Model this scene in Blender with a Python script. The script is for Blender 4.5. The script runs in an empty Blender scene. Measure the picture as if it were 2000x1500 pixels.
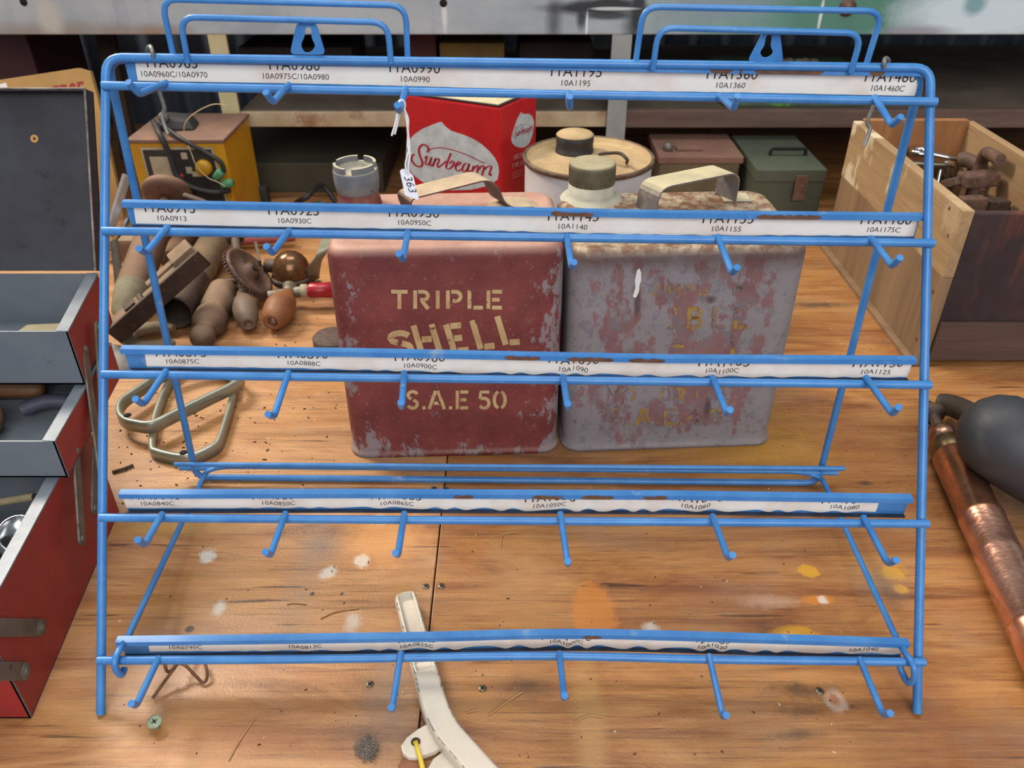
import bpy, bmesh, math, random
from mathutils import Vector, Matrix, Quaternion
random.seed(7)
V = Vector
SC = bpy.context.scene
COL = SC.collection

# ------------------------------------------------------------------ camera, world, lights, exposure
F = 1600.0; CAM_H = 0.565; KH = 1060.0
TH = math.atan(KH / F); CT = math.cos(TH); ST = math.sin(TH)
cd = bpy.data.cameras.new('camera'); cam = bpy.data.objects.new('camera', cd); COL.objects.link(cam)
cam.location = (0, 0, CAM_H); cam.rotation_euler = (math.pi / 2 - TH, 0, 0)
cd.sensor_width = 36; cd.lens = 36 * F / 2000; cd.clip_start = 0.02; cd.clip_end = 60
cd.dof.use_dof = True; cd.dof.focus_distance = 0.76; cd.dof.aperture_fstop = 10
SC.camera = cam
SC.view_settings.view_transform = 'Standard'; SC.view_settings.look = 'None'
SC.view_settings.exposure = 0.0; SC.view_settings.gamma = 1
SC.view_settings.use_curve_mapping = False

wd = bpy.data.worlds.new('world'); SC.world = wd; wd.use_nodes = True
wd.node_tree.nodes['Background'].inputs[0].default_value = (0.80, 0.88, 1.0, 1)
wd.node_tree.nodes['Background'].inputs[1].default_value = 0.42


def area(name, loc, target, sx, sy, power, color):
    ld = bpy.data.lights.new(name, 'AREA'); ld.shape = 'RECTANGLE'; ld.size = sx; ld.size_y = sy
    ld.energy = power; ld.color = color
    o = bpy.data.objects.new(name, ld); COL.objects.link(o)
    o.location = loc
    o.rotation_euler = (V(target) - V(loc)).to_track_quat('-Z', 'Y').to_euler()
    return o


area('front_fill', (0.5, -2.6, 2.3), (0.05, 0.8, 0.05), 3.2, 2.2, 112, (1.0, 0.98, 0.95))  # added soft fill from behind the camera, for faces turned towards it
area('roof_skylight', (-0.1, 1.15, 3.0), (0, 0.75, 0), 1.8, 0.9, 40, (1.0, 0.96, 0.90))
area('side_window_daylight', (-1.55, 1.9, 1.9), (-0.25, 0.82, 0), 0.8, 0.6, 80, (1.0, 0.90, 0.74))


# ------------------------------------------------------------------ pixel of the photograph -> ray -> point in the place
def ray(u, v):
    return V(((u - 1000) / F, CT + (750 - v) / F * ST, -ST + (750 - v) / F * CT))


CAMP = V((0, 0, CAM_H))
def az(u, v, z=0.0):
    d = ray(u, v); return CAMP + d * ((z - CAM_H) / d.z)
def ay(u, v, y):
    d = ray(u, v); return CAMP + d * (y / d.y)
def apl(u, v, p, n):
    d = ray(u, v); return CAMP + d * ((p - CAMP).dot(n) / d.dot(n))
FPD = V((0, 0.2605, 0.404)).normalized()          # up along the leaning front of the rack
FPN = V((0, -FPD.z, FPD.y))                       # out of it, towards the room
FP0 = V((0, 0.3886, 0.003))
def fp(u, v, off=0.0):
    return apl(u, v, FP0 + FPN * off, FPN)
def depth(p):
    return p.y * CT + (CAM_H - p.z) * ST


# ------------------------------------------------------------------ colour and materials
def L(r, g, b):
    f = lambda c: (c / 255 / 12.92) if c <= 10.3 else ((c / 255 + 0.055) / 1.055) ** 2.4
    return (f(r), f(g), f(b), 1)


class NT:
    def __init__(self, name):
        self.m = bpy.data.materials.new(name); self.m.use_nodes = True
        self.t = self.m.node_tree; self.b = self.t.nodes['Principled BSDF']
        self.co = self.n('ShaderNodeTexCoord').outputs['Object']
    def n(self, ty, **kw):
        x = self.t.nodes.new(ty)
        for k, v in kw.items(): setattr(x, k, v)
        return x
    def ln(self, a, b): self.t.links.new(a, b)
    def put(self, sock, v):
        if isinstance(v, bpy.types.NodeSocket): self.ln(v, sock)
        else: sock.default_value = v
    def noise(self, scale, detail=4, rough=0.55, stretch=None, dist=0.0, off=None):
        c = self.co
        if stretch or off:
            mp = self.n('ShaderNodeMapping'); self.ln(c, mp.inputs[0])
            if stretch: mp.inputs['Scale'].default_value = stretch
            if off: mp.inputs['Location'].default_value = off
            c = mp.outputs[0]
        x = self.n('ShaderNodeTexNoise'); self.ln(c, x.inputs['Vector'])
        x.inputs['Scale'].default_value = scale; x.inputs['Detail'].default_value = detail
        x.inputs['Roughness'].default_value = rough; x.inputs['Distortion'].default_value = dist
        return x.outputs['Fac']
    def math(self, op, a, b=0.0, clamp=False):
        x = self.n('ShaderNodeMath', operation=op, use_clamp=clamp)
        self.put(x.inputs[0], a); self.put(x.inputs[1], b); return x.outputs[0]
    def mapr(self, v, a, b, c=0.0, d=1.0):
        x = self.n('ShaderNodeMapRange'); x.clamp = True
        self.put(x.inputs[0], v)
        for i, q in zip((1, 2, 3, 4), (a, b, c, d)): x.inputs[i].default_value = q
        return x.outputs[0]
    def mix(self, f, a, b):
        x = self.n('ShaderNodeMix', data_type='RGBA')
        self.put(x.inputs['Factor'], f)
        self.put(x.inputs['A'] if False else x.inputs[6], a); self.put(x.inputs[7], b)
        return x.outputs[2]
    def sep(self):
        x = self.n('ShaderNodeSeparateXYZ'); self.ln(self.co, x.inputs[0]); return x.outputs
    def nz(self):
        g = self.n('ShaderNodeNewGeometry'); s = self.n('ShaderNodeSeparateXYZ')
        self.ln(g.outputs['Normal'], s.inputs[0]); return s.outputs[2]
    def stain(self, col, cen, rad, color, soft=0.25, wob=0.5, wn=None, amt=1.0):
        a = self.n('ShaderNodeVectorMath', operation='SUBTRACT'); self.ln(self.co, a.inputs[0]); a.inputs[1].default_value = cen
        d = self.n('ShaderNodeVectorMath', operation='DIVIDE'); self.ln(a.outputs[0], d.inputs[0]); d.inputs[1].default_value = rad
        l = self.n('ShaderNodeVectorMath', operation='LENGTH'); self.ln(d.outputs[0], l.inputs[0])
        r = l.outputs['Value']
        if wn is not None: r = self.math('ADD', r, self.math('MULTIPLY', self.math('SUBTRACT', wn, 0.5), wob * 2))
        return self.mix(self.mapr(r, 1 - soft, 1 + soft, amt, 0.0), col, color)
    def bump(self, h, strength, dist=0.001):
        x = self.n('ShaderNodeBump'); x.inputs['Strength'].default_value = strength
        x.inputs['Distance'].default_value = dist
        self.put(x.inputs['Height'], h); self.ln(x.outputs[0], self.b.inputs['Normal'])
    def done(self, col, rough=0.5, metal=0.0, spec=None):
        self.put(self.b.inputs['Base Color'], col); self.put(self.b.inputs['Roughness'], rough)
        self.put(self.b.inputs['Metallic'], metal)
        if spec is not None: self.b.inputs['Specular IOR Level'].default_value = spec
        return self.m


def mat(name, c1, c2=None, scale=12, lo=0.35, hi=0.65, rough=0.5, metal=0.0, patches=(), dust=None, bump=None, stretch=None, spec=None, detail=5):
    t = NT(name)
    col = c1
    if c2: col = t.mix(t.mapr(t.noise(scale, detail, 0.6, stretch), lo, hi), c1, c2)
    for i, (pc, ps, plo, phi, *pst) in enumerate(patches):
        col = t.mix(t.mapr(t.noise(ps, 6, 0.65, pst[0] if pst else None, off=(3.1 * i + 1, 1.7 * i, 0.3)), plo, phi), col, pc)
    r = rough
    if dust:
        dc, amt = dust
        f = t.math('MULTIPLY', t.mapr(t.nz(), 0.2, 0.9), t.mapr(t.noise(30, 5, 0.6), 0.25, 0.6, amt * 0.55, amt))
        col = t.mix(f, col, dc)
        r = t.math('ADD', rough, t.math('MULTIPLY', f, 0.9 - rough))
        if metal:
            metal = t.math('MULTIPLY', t.math('SUBTRACT', 1.0, f), metal)
    if bump: t.bump(t.noise(bump[0], 5, 0.6), bump[1], bump[2] if len(bump) > 2 else 0.001)
    return t.done(col, r, metal, spec)


# ------------------------------------------------------------------ mesh helpers (everything in world metres)
def bm_new(): return bmesh.new()
def face(bm, pts, mi=0):
    f = bm.faces.new([bm.verts.new(V(p)) for p in pts]); f.material_index = mi; return f
def fillet(pts, r, seg=5):
    out = [V(pts[0])]
    for i in range(1, len(pts) - 1):
        p, a, b = V(pts[i]), V(pts[i - 1]), V(pts[i + 1])
        da, db = (a - p), (b - p)
        rr = min(r, da.length * 0.48, db.length * 0.48)
        s, e = p + da.normalized() * rr, p + db.normalized() * rr
        for k in range(seg + 1):
            t = k / seg
            out.append(s * (1 - t) ** 2 + p * 2 * t * (1 - t) + e * t * t)
    out.append(V(pts[-1])); return out
def spline(pts, n=8, closed=False):
    P = [V(p) for p in pts]; out = []; N = len(P)
    rng = range(N) if closed else range(N - 1)
    for i in rng:
        if closed: p0, p1, p2, p3 = P[i - 1], P[i], P[(i + 1) % N], P[(i + 2) % N]
        else: p0, p1, p2, p3 = P[max(i - 1, 0)], P[i], P[i + 1], P[min(i + 2, N - 1)]
        for k in range(n):
            t = k / n
            out.append(0.5 * ((2 * p1) + (p2 - p0) * t + (2 * p0 - 5 * p1 + 4 * p2 - p3) * t * t + (3 * p1 - p0 - 3 * p2 + p3) * t ** 3))
    if not closed: out.append(P[-1])
    return out
def sweep(bm, pts, prof, closed=False, up=None, mi=0, scales=None, smooth=True, caps=True):
    """prof: closed list of (a,b) in the (side, up) frame, swept along pts"""
    P = [V(p) for p in pts]; N = len(P); rings = []; fr = None
    for i in range(N):
        if closed: t = (P[(i + 1) % N] - P[i - 1])
        elif i == 0: t = P[1] - P[0]
        elif i == N - 1: t = P[-1] - P[-2]
        else: t = (P[i + 1] - P[i]).normalized() + (P[i] - P[i - 1]).normalized()
        t.normalize()
        if up is not None:
            s = t.cross(V(up)).normalized(); w = s.cross(t).normalized()
        else:
            if fr is None:
                ref = V((0, 0, 1)) if abs(t.z) < 0.9 else V((1, 0, 0))
                s = t.cross(ref).normalized()
            else:
                s = (fr - t * fr.dot(t)).normalized()
            w = s.cross(t).normalized(); fr = s
        k = scales[i] if scales else 1.0
        ka, kb = k if isinstance(k, tuple) else (k, k)
        rings.append([bm.verts.new(P[i] + s * a * ka + w * b * kb) for a, b in prof])
    M = len(prof)
    for i in range(N if closed else N - 1):
        A, B = rings[i], rings[(i + 1) % N]
        for j in range(M):
            f = bm.faces.new((A[j], A[(j + 1) % M], B[(j + 1) % M], B[j])); f.material_index = mi; f.smooth = smooth
    if not closed and caps:
        for R, rev in ((rings[0], False), (rings[-1], True)):
            f = bm.faces.new([bm.verts.new(v.co) for v in (R if rev else R[::-1])]); f.material_index = mi
    return bm
def circ(r, n=10, rb=None):
    return [(r * math.cos(2 * math.pi * k / n), (rb or r) * math.sin(2 * math.pi * k / n)) for k in range(n)]
def tube(bm, pts, r, n=10, **kw): return sweep(bm, pts, circ(r, n), **kw)
def basis(ax):
    ax = V(ax).normalized(); ref = V((0, 0, 1)) if abs(ax.z) < 0.95 else V((0, 1, 0))
    s = ax.cross(ref).normalized(); return s, s.cross(ax), ax
def lathe(bm, base, axis, prof, n=28, mi=0, sharp=(), a0=0.0):
    """prof: list of (radius, height along axis)"""
    s, w, ax = basis(axis); base = V(base); rings = []
    for r, h in prof:
        if r < 1e-6: rings.append([bm.verts.new(base + ax * h)])
        else: rings.append([bm.verts.new(base + ax * h + (s * math.cos(a0 + 2 * math.pi * k / n) + w * math.sin(a0 + 2 * math.pi * k / n)) * r) for k in range(n)])
    for i in range(len(prof) - 1):
        A, B = rings[i], rings[i + 1]
        for j in range(n):
            k = (j + 1) % n
            if len(A) == 1 and len(B) == 1: continue
            if len(A) == 1: vs = (A[0], B[k], B[j])
            elif len(B) == 1: vs = (A[j], A[k], B[0])
            else: vs = (A[j], A[k], B[k], B[j])
            f = bm.faces.new(vs); f.material_index = mi; f.smooth = True
    return bm
def hexa(bm, p, mi=0, bev=0.0):
    """8 points: bottom 0-3 counter-clockwise, top 4-7 above them"""
    b2 = bmesh.new()
    vs = [b2.verts.new(V(q)) for q in p]
    for q in ((3, 2, 1, 0), (4, 5, 6, 7), (0, 1, 5, 4), (1, 2, 6, 5), (2, 3, 7, 6), (3, 0, 4, 7)):
        b2.faces.new([vs[i] for i in q])
    if bev: bmesh.ops.bevel(b2, geom=b2.edges[:], offset=bev, segments=2, affect='EDGES', profile=0.6)
    bmesh.ops.recalc_face_normals(b2, faces=b2.faces)
    merge(bm, b2, mi); return bm
def merge(bm, b2, mi=None, mtx=None):
    mp = {}
    for v in b2.verts: mp[v] = bm.verts.new(mtx @ v.co if mtx else v.co)
    for f in b2.faces:
        g = bm.faces.new([mp[v] for v in f.verts]); g.smooth = f.smooth
        g.material_index = f.material_index if mi is None else mi
    b2.free()
def box(bm, lo, hi, mi=0, bev=0.0):
    x0, y0, z0 = lo; x1, y1, z1 = hi
    return hexa(bm, [(x0, y0, z0), (x1, y0, z0), (x1, y1, z0), (x0, y1, z0), (x0, y0, z1), (x1, y0, z1), (x1, y1, z1), (x0, y1, z1)], mi, bev)
def bar(bm, a, b, w, h, up=(0, 0, 1), mi=0, bev=0.0):
    a, b = V(a), V(b); t = (b - a).normalized(); s = t.cross(V(up)).normalized() * w / 2; q = s.cross(t).normalized() * h / 2
    return hexa(bm, [a - s - q, a + s - q, b + s - q, b - s - q, a - s + q, a + s + q, b + s + q, b - s + q], mi, bev)
def prism(bm, poly, vec, mi=0, bev=0.0):
    b2 = bmesh.new(); vec = V(vec)
    A = [b2.verts.new(V(p)) for p in poly]; B = [b2.verts.new(V(p) + vec) for p in poly]; n = len(A)
    b2.faces.new(A); b2.faces.new(B[::-1])
    for i in range(n): b2.faces.new((A[i], B[i], B[(i + 1) % n], A[(i + 1) % n]))
    bmesh.ops.recalc_face_normals(b2, faces=b2.faces)
    if bev: bmesh.ops.bevel(b2, geom=b2.edges[:], offset=bev, segments=2, affect='EDGES', profile=0.6)
    merge(bm, b2, mi); return bm
def ball(bm, c, r, n=16, sc=(1, 1, 1), mi=0):
    b2 = bmesh.new(); bmesh.ops.create_uvsphere(b2, u_segments=n, v_segments=max(6, n // 2), radius=r)
    for f in b2.faces: f.smooth = True
    merge(bm, b2, mi, Matrix.Translation(V(c)) @ Matrix.Diagonal((*sc, 1))); return bm
def roundrect(w, d, r, seg=6):
    out = []
    for cx, cy, a in ((w / 2 - r, d / 2 - r, 0), (-w / 2 + r, d / 2 - r, 90), (-w / 2 + r, -d / 2 + r, 180), (w / 2 - r, -d / 2 + r, 270)):
        for k in range(seg + 1):
            t = math.radians(a + 90 * k / seg); out.append((cx + r * math.cos(t), cy + r * math.sin(t)))
    return out


# ------------------------------------------------------------------ objects
def mk(name, bm, mats, parent=None, at=None, sub=0, normals=True):
    if normals: bmesh.ops.recalc_face_normals(bm, faces=bm.faces)
    vs = [v.co for v in bm.verts]
    if parent is not None:
        o0 = V((0, 0, 0)); q = parent
        while q is not None: o0 += q.location; q = q.parent
    elif at is not None: o0 = V(at)
    else:
        lo = V([min(v[i] for v in vs) for i in range(3)]); hi = V([max(v[i] for v in vs) for i in range(3)])
        o0 = V(((lo.x + hi.x) / 2, (lo.y + hi.y) / 2, lo.z))
    bmesh.ops.translate(bm, verts=bm.verts, vec=-o0)
    me = bpy.data.meshes.new(name); bm.to_mesh(me); bm.free()
    for m in (mats if isinstance(mats, (list, tuple)) else [mats]): me.materials.append(m)
    o = bpy.data.objects.new(name, me); COL.objects.link(o)
    if parent is not None: o.parent = parent
    else: o.location = o0
    if sub:
        md = o.modifiers.new('sub', 'SUBSURF'); md.levels = sub; md.render_levels = sub
    return o
def tag(o, label, cat, group=None, kind=None):
    o['label'] = label
    if cat: o['category'] = cat
    if group: o['group'] = group
    if kind: o['kind'] = kind
    return o
def thing(name, loc, label, cat, group=None):
    o = bpy.data.objects.new(name, None); COL.objects.link(o); o.location = V(loc); o.empty_display_size = 0.02
    return tag(o, label, cat, group)
def copy_thing(src, loc, label, group=None):
    r = src.copy(); COL.objects.link(r); r.location = V(loc); r['label'] = label
    if group: r['group'] = group
    for ch in list(src.children):
        c = ch.copy(); COL.objects.link(c); c.parent = r
    return r


def text_geo(body, width=None, height=None, shear=0.0):
    cu = bpy.data.curves.new('t', 'FONT'); cu.body = body; cu.size = 1; cu.align_x = 'CENTER'; cu.shear = shear; cu.resolution_u = 3; cu.offset = -0.003
    ob = bpy.data.objects.new('t', cu); COL.objects.link(ob)
    dg = bpy.context.evaluated_depsgraph_get(); me = ob.evaluated_get(dg).to_mesh()
    vs = [(v.co.x, v.co.y) for v in me.vertices]; fs = [tuple(p.vertices) for p in me.polygons]
    ob.evaluated_get(dg).to_mesh_clear(); bpy.data.objects.remove(ob); bpy.data.curves.remove(cu)
    x0, x1 = min(v[0] for v in vs), max(v[0] for v in vs); y0, y1 = min(v[1] for v in vs), max(v[1] for v in vs)
    kx = width / (x1 - x0) if width else 1; ky = height / (y1 - y0) if height else kx
    return [((x - (x0 + x1) / 2) * kx, (y - y0) * ky) for x, y in vs], fs
def put_text(bm, geo, f, mi):
    vs, fs = geo; nv = [bm.verts.new(f(x, y)) for x, y in vs]
    for q in fs:
        try:
            g = bm.faces.new([nv[i] for i in q]); g.material_index = mi
        except ValueError: pass


# a small stencil alphabet: each glyph is a list of strokes in a cell 0..1 wide, 0..1 tall
def arc(cx, cy, rx, ry, a, b, n=8):
    return [(cx + rx * math.cos(math.radians(a + (b - a) * k / n)), cy + ry * math.sin(math.radians(a + (b - a) * k / n))) for k in range(n + 1)]
GL = {
    'T': [[(0, .93), (1, .93)], [(.5, .82), (.5, 0)]],
    'R': [[(.12, 1), (.12, 0)], [(.3, .93), (.6, .93)] + arc(.6, .71, .3, .22, 90, -90) + [(.42, .49)], [(.55, .42), (.92, 0)]],
    'I': [[(.5, 1), (.5, 0)]],
    'P': [[(.12, 1), (.12, 0)], [(.32, .93), (.6, .93)] + arc(.6, .68, .3, .25, 90, -90) + [(.4, .43)]],
    'L': [[(.12, 1), (.12, 0)], [(.36, .07), (.95, .07)]],
    'E': [[(.12, 1), (.12, 0)], [(.34, .93), (.95, .93)], [(.34, .5), (.8, .5)], [(.34, .07), (.95, .07)]],
    'S': [arc(.5, .73, .38, .22, 20, 170) + [(.2, .62), (.4, .53)], [(.55, .5), (.8, .4)] + arc(.5, .27, .38, .22, 20, -160)],
    'H': [[(.1, 1), (.1, 0)], [(.9, 1), (.9, 0)], [(.28, .5), (.72, .5)]],
    'A': [[(.06, 0), (.44, 1)], [(.56, 1), (.94, 0)], [(.34, .32), (.66, .32)]],
    '5': [[(.9, .93), (.2, .93), (.16, .56)], [(.2, .56)] + arc(.48, .32, .4, .27, 100, -150)],
    '0': [arc(.5, .5, .38, .45, 105, 255), arc(.5, .5, .38, .45, 75, -75)],
    '4': [[(.68, 1), (.08, .3), (.42, .3)], [(.55, .3), (.98, .3)], [(.72, .8), (.72, 0)]],
    'M': [[(.08, 0), (.08, 1), (.42, .4)], [(.58, .4), (.92, 1), (.92, 0)]],
    'O': [arc(.5, .5, .4, .45, 105, 255), arc(.5, .5, .4, .45, 75, -75)],
    'J': [[(.6, 1), (.6, .25)] + arc(.35, .22, .25, .2, 0, -140)],
    'B': [[(.12, 1), (.12, 0)], [(.3, .93), (.55, .93)] + arc(.55, .73, .28, .2, 90, -90) + [(.35, .5), (.6, .5)] + arc(.6, .28, .3, .21, 90, -90) + [(.3, .07)]],
    'U': [[(.12, 1), (.12, .3)] + arc(.45, .3, .33, .26, 180, 260), [(.62, .06)] + arc(.55, .3, .33, .26, -60, 0) + [(.88, 1)]],
    'N': [[(.1, 0), (.1, 1)], [(.16, .95), (.84, .05)], [(.9, 0), (.9, 1)]],
    'F': [[(.12, 1), (.12, 0)], [(.3, .93), (.95, .93)], [(.3, .5), (.8, .5)]],
    'Y': [[(.05, 1), (.5, .5), (.5, 0)], [(.95, 1), (.5, .5)]],
    'C': [arc(.55, .5, .42, .45, 40, 320, 12)],
    'Z': [[(.05, .93), (.92, .93), (.1, .07)], [(.25, .07), (.95, .07)]],
    'D': [[(.12, 1), (.12, 0)], [(.3, .93)] + arc(.45, .5, .45, .43, 90, -90) + [(.3, .07)]],
    '.': [[(.3, .07), (.7, .07)]],
    '-': [[(.0, .5), (1, .5)]],
}
def stroke(bm, pts, w, f, mi):
    """flat ribbon of width w (number or list) along 2-D pts; f maps (x, y) to 3-D"""
    n = len(pts)
    if n < 2: return
    ls = []; rs = []
    for i in range(n):
        a = pts[max(i - 1, 0)]; b = pts[min(i + 1, n - 1)]
        dx, dy = b[0] - a[0], b[1] - a[1]; l = math.hypot(dx, dy) or 1
        hw = (w[i] if isinstance(w, list) else w) / 2
        nx, ny = -dy / l * hw, dx / l * hw
        ls.append(bm.verts.new(f(pts[i][0] + nx, pts[i][1] + ny))); rs.append(bm.verts.new(f(pts[i][0] - nx, pts[i][1] - ny)))
    for i in range(n - 1):
        g = bm.faces.new((ls[i], ls[i + 1], rs[i + 1], rs[i])); g.material_index = mi
def glyph(bm, ch, org, xv, yv, w, f, mi):
    """org, xv, yv in the 2-D space f understands (photo pixels on a known plane)"""
    for st in GL[ch]:
        stroke(bm, [(org[0] + x * xv[0] + y * yv[0], org[1] + x * xv[1] + y * yv[1]) for x, y in st], w, f, mi)


# ------------------------------------------------------------------ materials
M = {}
M['blue'] = mat('blue_paint', L(54, 118, 184), L(72, 136, 198), 40, 0.35, 0.7, rough=0.33, patches=((L(128, 152, 178), 55, 0.66, 0.74), (L(84, 62, 50), 130, 0.72, 0.76)))
M['bluesheet'] = mat('blue_paint_on_sheet', L(60, 122, 188), L(82, 142, 202), 30, 0.35, 0.7, rough=0.4, patches=((L(134, 160, 190), 45, 0.62, 0.74),))
M['rustchip'] = mat('rust_under_flaked_paint', L(120, 82, 58), L(92, 62, 48), 90, rough=0.85)
M['paper'] = mat('aged_label_paper', L(236, 233, 228), L(224, 208, 198), 24, 0.45, 0.75, rough=0.75)
M['ink'] = mat('black_print', L(22, 20, 20), rough=0.7)
M['darklip'] = mat('dark_blue_lip', L(40, 48, 62), L(58, 72, 96), 60, rough=0.7)  # lower flange of each label channel, a darker blue than the sheet
M['redcan'] = None


# ------------------------------------------------------------------ bench, wall, floor
def bench_material(name, right):
    t = NT(name)
    s1 = t.noise(1.0, 6, 0.6, stretch=(3.0, 42, 3)); s2 = t.noise(1.0, 8, 0.7, stretch=(9, 260, 9)); big = t.noise(5.0, 4, 0.6, stretch=(0.55, 1.6, 1), dist=0.6)
    fig = t.noise(1.0, 7, 0.66, stretch=(3.0, 15, 2), dist=1.9, off=(5.2 if right else 1.3, 2.0, 0))
    if right: c1, c2, c3 = L(176, 124, 72), L(148, 94, 50), L(102, 58, 34)
    else: c1, c2, c3 = L(190, 141, 94), L(166, 113, 69), L(118, 75, 47)
    col = t.mix(t.mapr(fig, 0.40, 0.58), c1, c2)
    col = t.mix(t.mapr(fig, 0.59, 0.68, 0, 0.75), col, c3)
    col = t.mix(t.mapr(s1, 0.52, 0.72, 0, 0.75), col, c3)
    col = t.mix(t.mapr(big, 0.5, 0.68, 0, 0.55), col, L(182, 128, 58))
    col = t.mix(t.mapr(s2, 0.53, 0.66, 0, 0.7), col, L(98, 58, 36))
    col = t.mix(t.mapr(t.noise(1.0, 6, 0.75, stretch=(14, 420, 14), off=(1, 5, 0)), 0.52, 0.66, 0, 0.35), col, L(208, 160, 104))
    col = t.mix(t.mapr(t.noise(1.0, 3, 0.5, stretch=(7, 120, 7), off=(9, 3, 1)), 0.67, 0.71, 0, 0.85), col, L(66, 40, 28))
    wn = t.noise(95, 7, 0.72); wn2 = t.noise(240, 4, 0.6)
    # dust and grime film
    col = t.mix(t.mapr(t.noise(9, 6, 0.7, off=(2, 7, 0)), 0.50, 0.72, 0, 0.5), col, L(146, 120, 98) if right else L(172, 140, 116))
    st = ST_R if right else ST_L
    for (u, v, ru, rv, c, soft, wob, amt) in st:
        p = az(u, v, 0); q = depth(p) / F; wob = wob * 1.9 if wob < 1 else wob * 1.3
        col = t.stain(col, (p.x, p.y, 0), (ru * q, rv * q / math.sin(TH + math.atan((v - 750) / F)), 1), c, soft, wob, wn, amt)
    col = t.mix(t.mapr(wn2, 0.70, 0.76, 0, 0.8), col, L(60, 42, 32))
    col = t.mix(t.mapr(t.noise(300, 3, 0.6, off=(4, 4, 0)), 0.735, 0.765, 0, 0.7), col, L(222, 206, 182))
    t.bump(t.math('ADD', t.math('MULTIPLY', s2, 0.6), t.noise(420, 3)), 0.35, 0.001)
    r = t.mapr(t.noise(14, 4, 0.6), 0.3, 0.7, 0.34, 0.55)
    return t.done(col, r, 0.0, 0.5)


W_ = L(206, 204, 196); GY = L(120, 112, 104); DK = L(64, 50, 42); YO = L(206, 150, 40); OR = L(206, 128, 44)
ST_L = [(708, 1095, 16, 10, W_, .3, .9, .95), (640, 1118, 14, 10, W_, .4, .9, .7), (405, 1085, 16, 12, W_, .3, 1.0, .8), (428, 1190, 12, 14, W_, .4, 1.0, .7),
        (690, 1215, 14, 16, W_, .6, .9, .55), (640, 1065, 30, 22, GY, .8, .6, .5), (745, 1050, 70, 46, L(226, 160, 92), .5, .5, .55), (640, 1000, 40, 14, L(214, 160, 96), .4, .4, .6),
        (370, 1229, 9, 7, L(20, 14, 12), .2, .3, 1), (600, 1110, 26, 150, GY, .9, .7, .3), (760, 1390, 50, 60, GY, .9, .8, .45), (700, 1440, 60, 18, DK, .9, .7, .35),
        (745, 1015, 18, 8, W_, .5, 1.0, .7), (610, 1160, 4, 4, DK, .3, .2, 1), (668, 1160, 3, 3, DK, .3, .2, 1), (330, 1300, 110, 70, L(196, 160, 140), .9, .5, .3),  # broad faint pale patch at lower left: sheen painted into the wood colour
        (760, 1320, 60, 26, DK, .9, .8, .25), (300, 1030, 120, 14, L(196, 158, 70), .9, .6, .5), (470, 1440, 160, 34, L(150, 92, 58), .9, .6, .4)]
ST_R = [(1160, 1200, 42, 62, OR, .15, .35, .55), (1580, 1115, 20, 12, YO, .15, .5, .9), (1745, 1118, 24, 14, YO, .25, .8, .9), (1760, 1150, 14, 8, YO, .25, .7, .9),
        (1553, 1238, 46, 16, YO, .12, .35, .8), (1600, 1172, 34, 8, OR, .3, .5, .8), (1632, 1368, 20, 20, L(196, 170, 150), .25, .5, .75), (1628, 1366, 10, 10, L(170, 110, 70), .3, .4, .9),
        (1565, 1350, 50, 12, DK, .7, .9, .7), (1570, 1390, 40, 9, DK, .7, .9, .55), (1500, 1225, 40, 10, DK, .8, .8, .45), (1720, 1140, 44, 30, GY, .8, .9, .45), (1560, 1435, 34, 8, DK, .8, .9, .6),
        (1030, 1340, 40, 16, DK, .9, .9, .55), (1150, 1400, 30, 120, L(188, 150, 92), .4, .3, .4), (1020, 1130, 70, 60, L(176, 136, 92), .8, .5, .4), (1500, 1175, 40, 10, L(190, 160, 140), .8, .9, .6),
        (1606, 1174, 9, 7, L(220, 210, 200), .4, .9, .8), (1270, 1225, 14, 9, W_, .5, 1.0, .6), (1360, 1160, 90, 22, L(120, 70, 44), .9, .8, .4), (1480, 880, 120, 60, L(206, 150, 52), .9, .6, .55),
        (1400, 950, 180, 16, L(120, 66, 36), .9, .7, .45), (1600, 596, 50, 4, DK, .8, .6, .8), (1690, 944, 12, 4, DK, .5, .6, .9), (1650, 850, 40, 90, L(150, 90, 54), .9, .7, .4),
        (1620, 1040, 160, 20, L(136, 78, 44), .9, .7, .4), (1850, 1400, 120, 60, L(150, 84, 44), .9, .8, .4), (1545, 1240, 18, 10, L(226, 170, 70), .5, .5, .4)]
JX = -0.0712
bench = thing('workbench', (0, 0, 0), 'large plywood workbench of two scratched, stained boards under everything', 'workbench')
b = bm_new(); box(b, (-1.45, 0.1, -0.022), (JX - 0.0006, 1.98, 0), bev=0.0012); mk('plywood_panel', b, bench_material('plywood_paler', False), bench)
b = bm_new(); box(b, (JX + 0.0006, 0.1, -0.022), (1.45, 1.98, 0), bev=0.0012); o = mk('plywood_panel', b, bench_material('plywood_orange', True), bench)
M['rawwood'] = mat('raw_timber', L(128, 96, 66), L(104, 74, 50), 6, rough=0.8, stretch=(4, 30, 4))
for x in (-1.35, 1.35):
    for y in (0.2, 1.88):
        b = bm_new(); box(b, (x - 0.045, y - 0.045, -0.9), (x + 0.045, y + 0.045, -0.022)); mk('leg', b, M['rawwood'], bench)
for y in (0.15, 1.89):
    b = bm_new(); box(b, (-1.4, y, -0.12), (1.4, y + 0.04, -0.022)); mk('rail', b, M['rawwood'], bench)
M['screw'] = mat('dull_screw', L(150, 138, 116), L(90, 76, 62), 300, rough=0.45, metal=0.7)
M['black'] = mat('black_hollow', L(14, 12, 12), rough=0.9)
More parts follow.
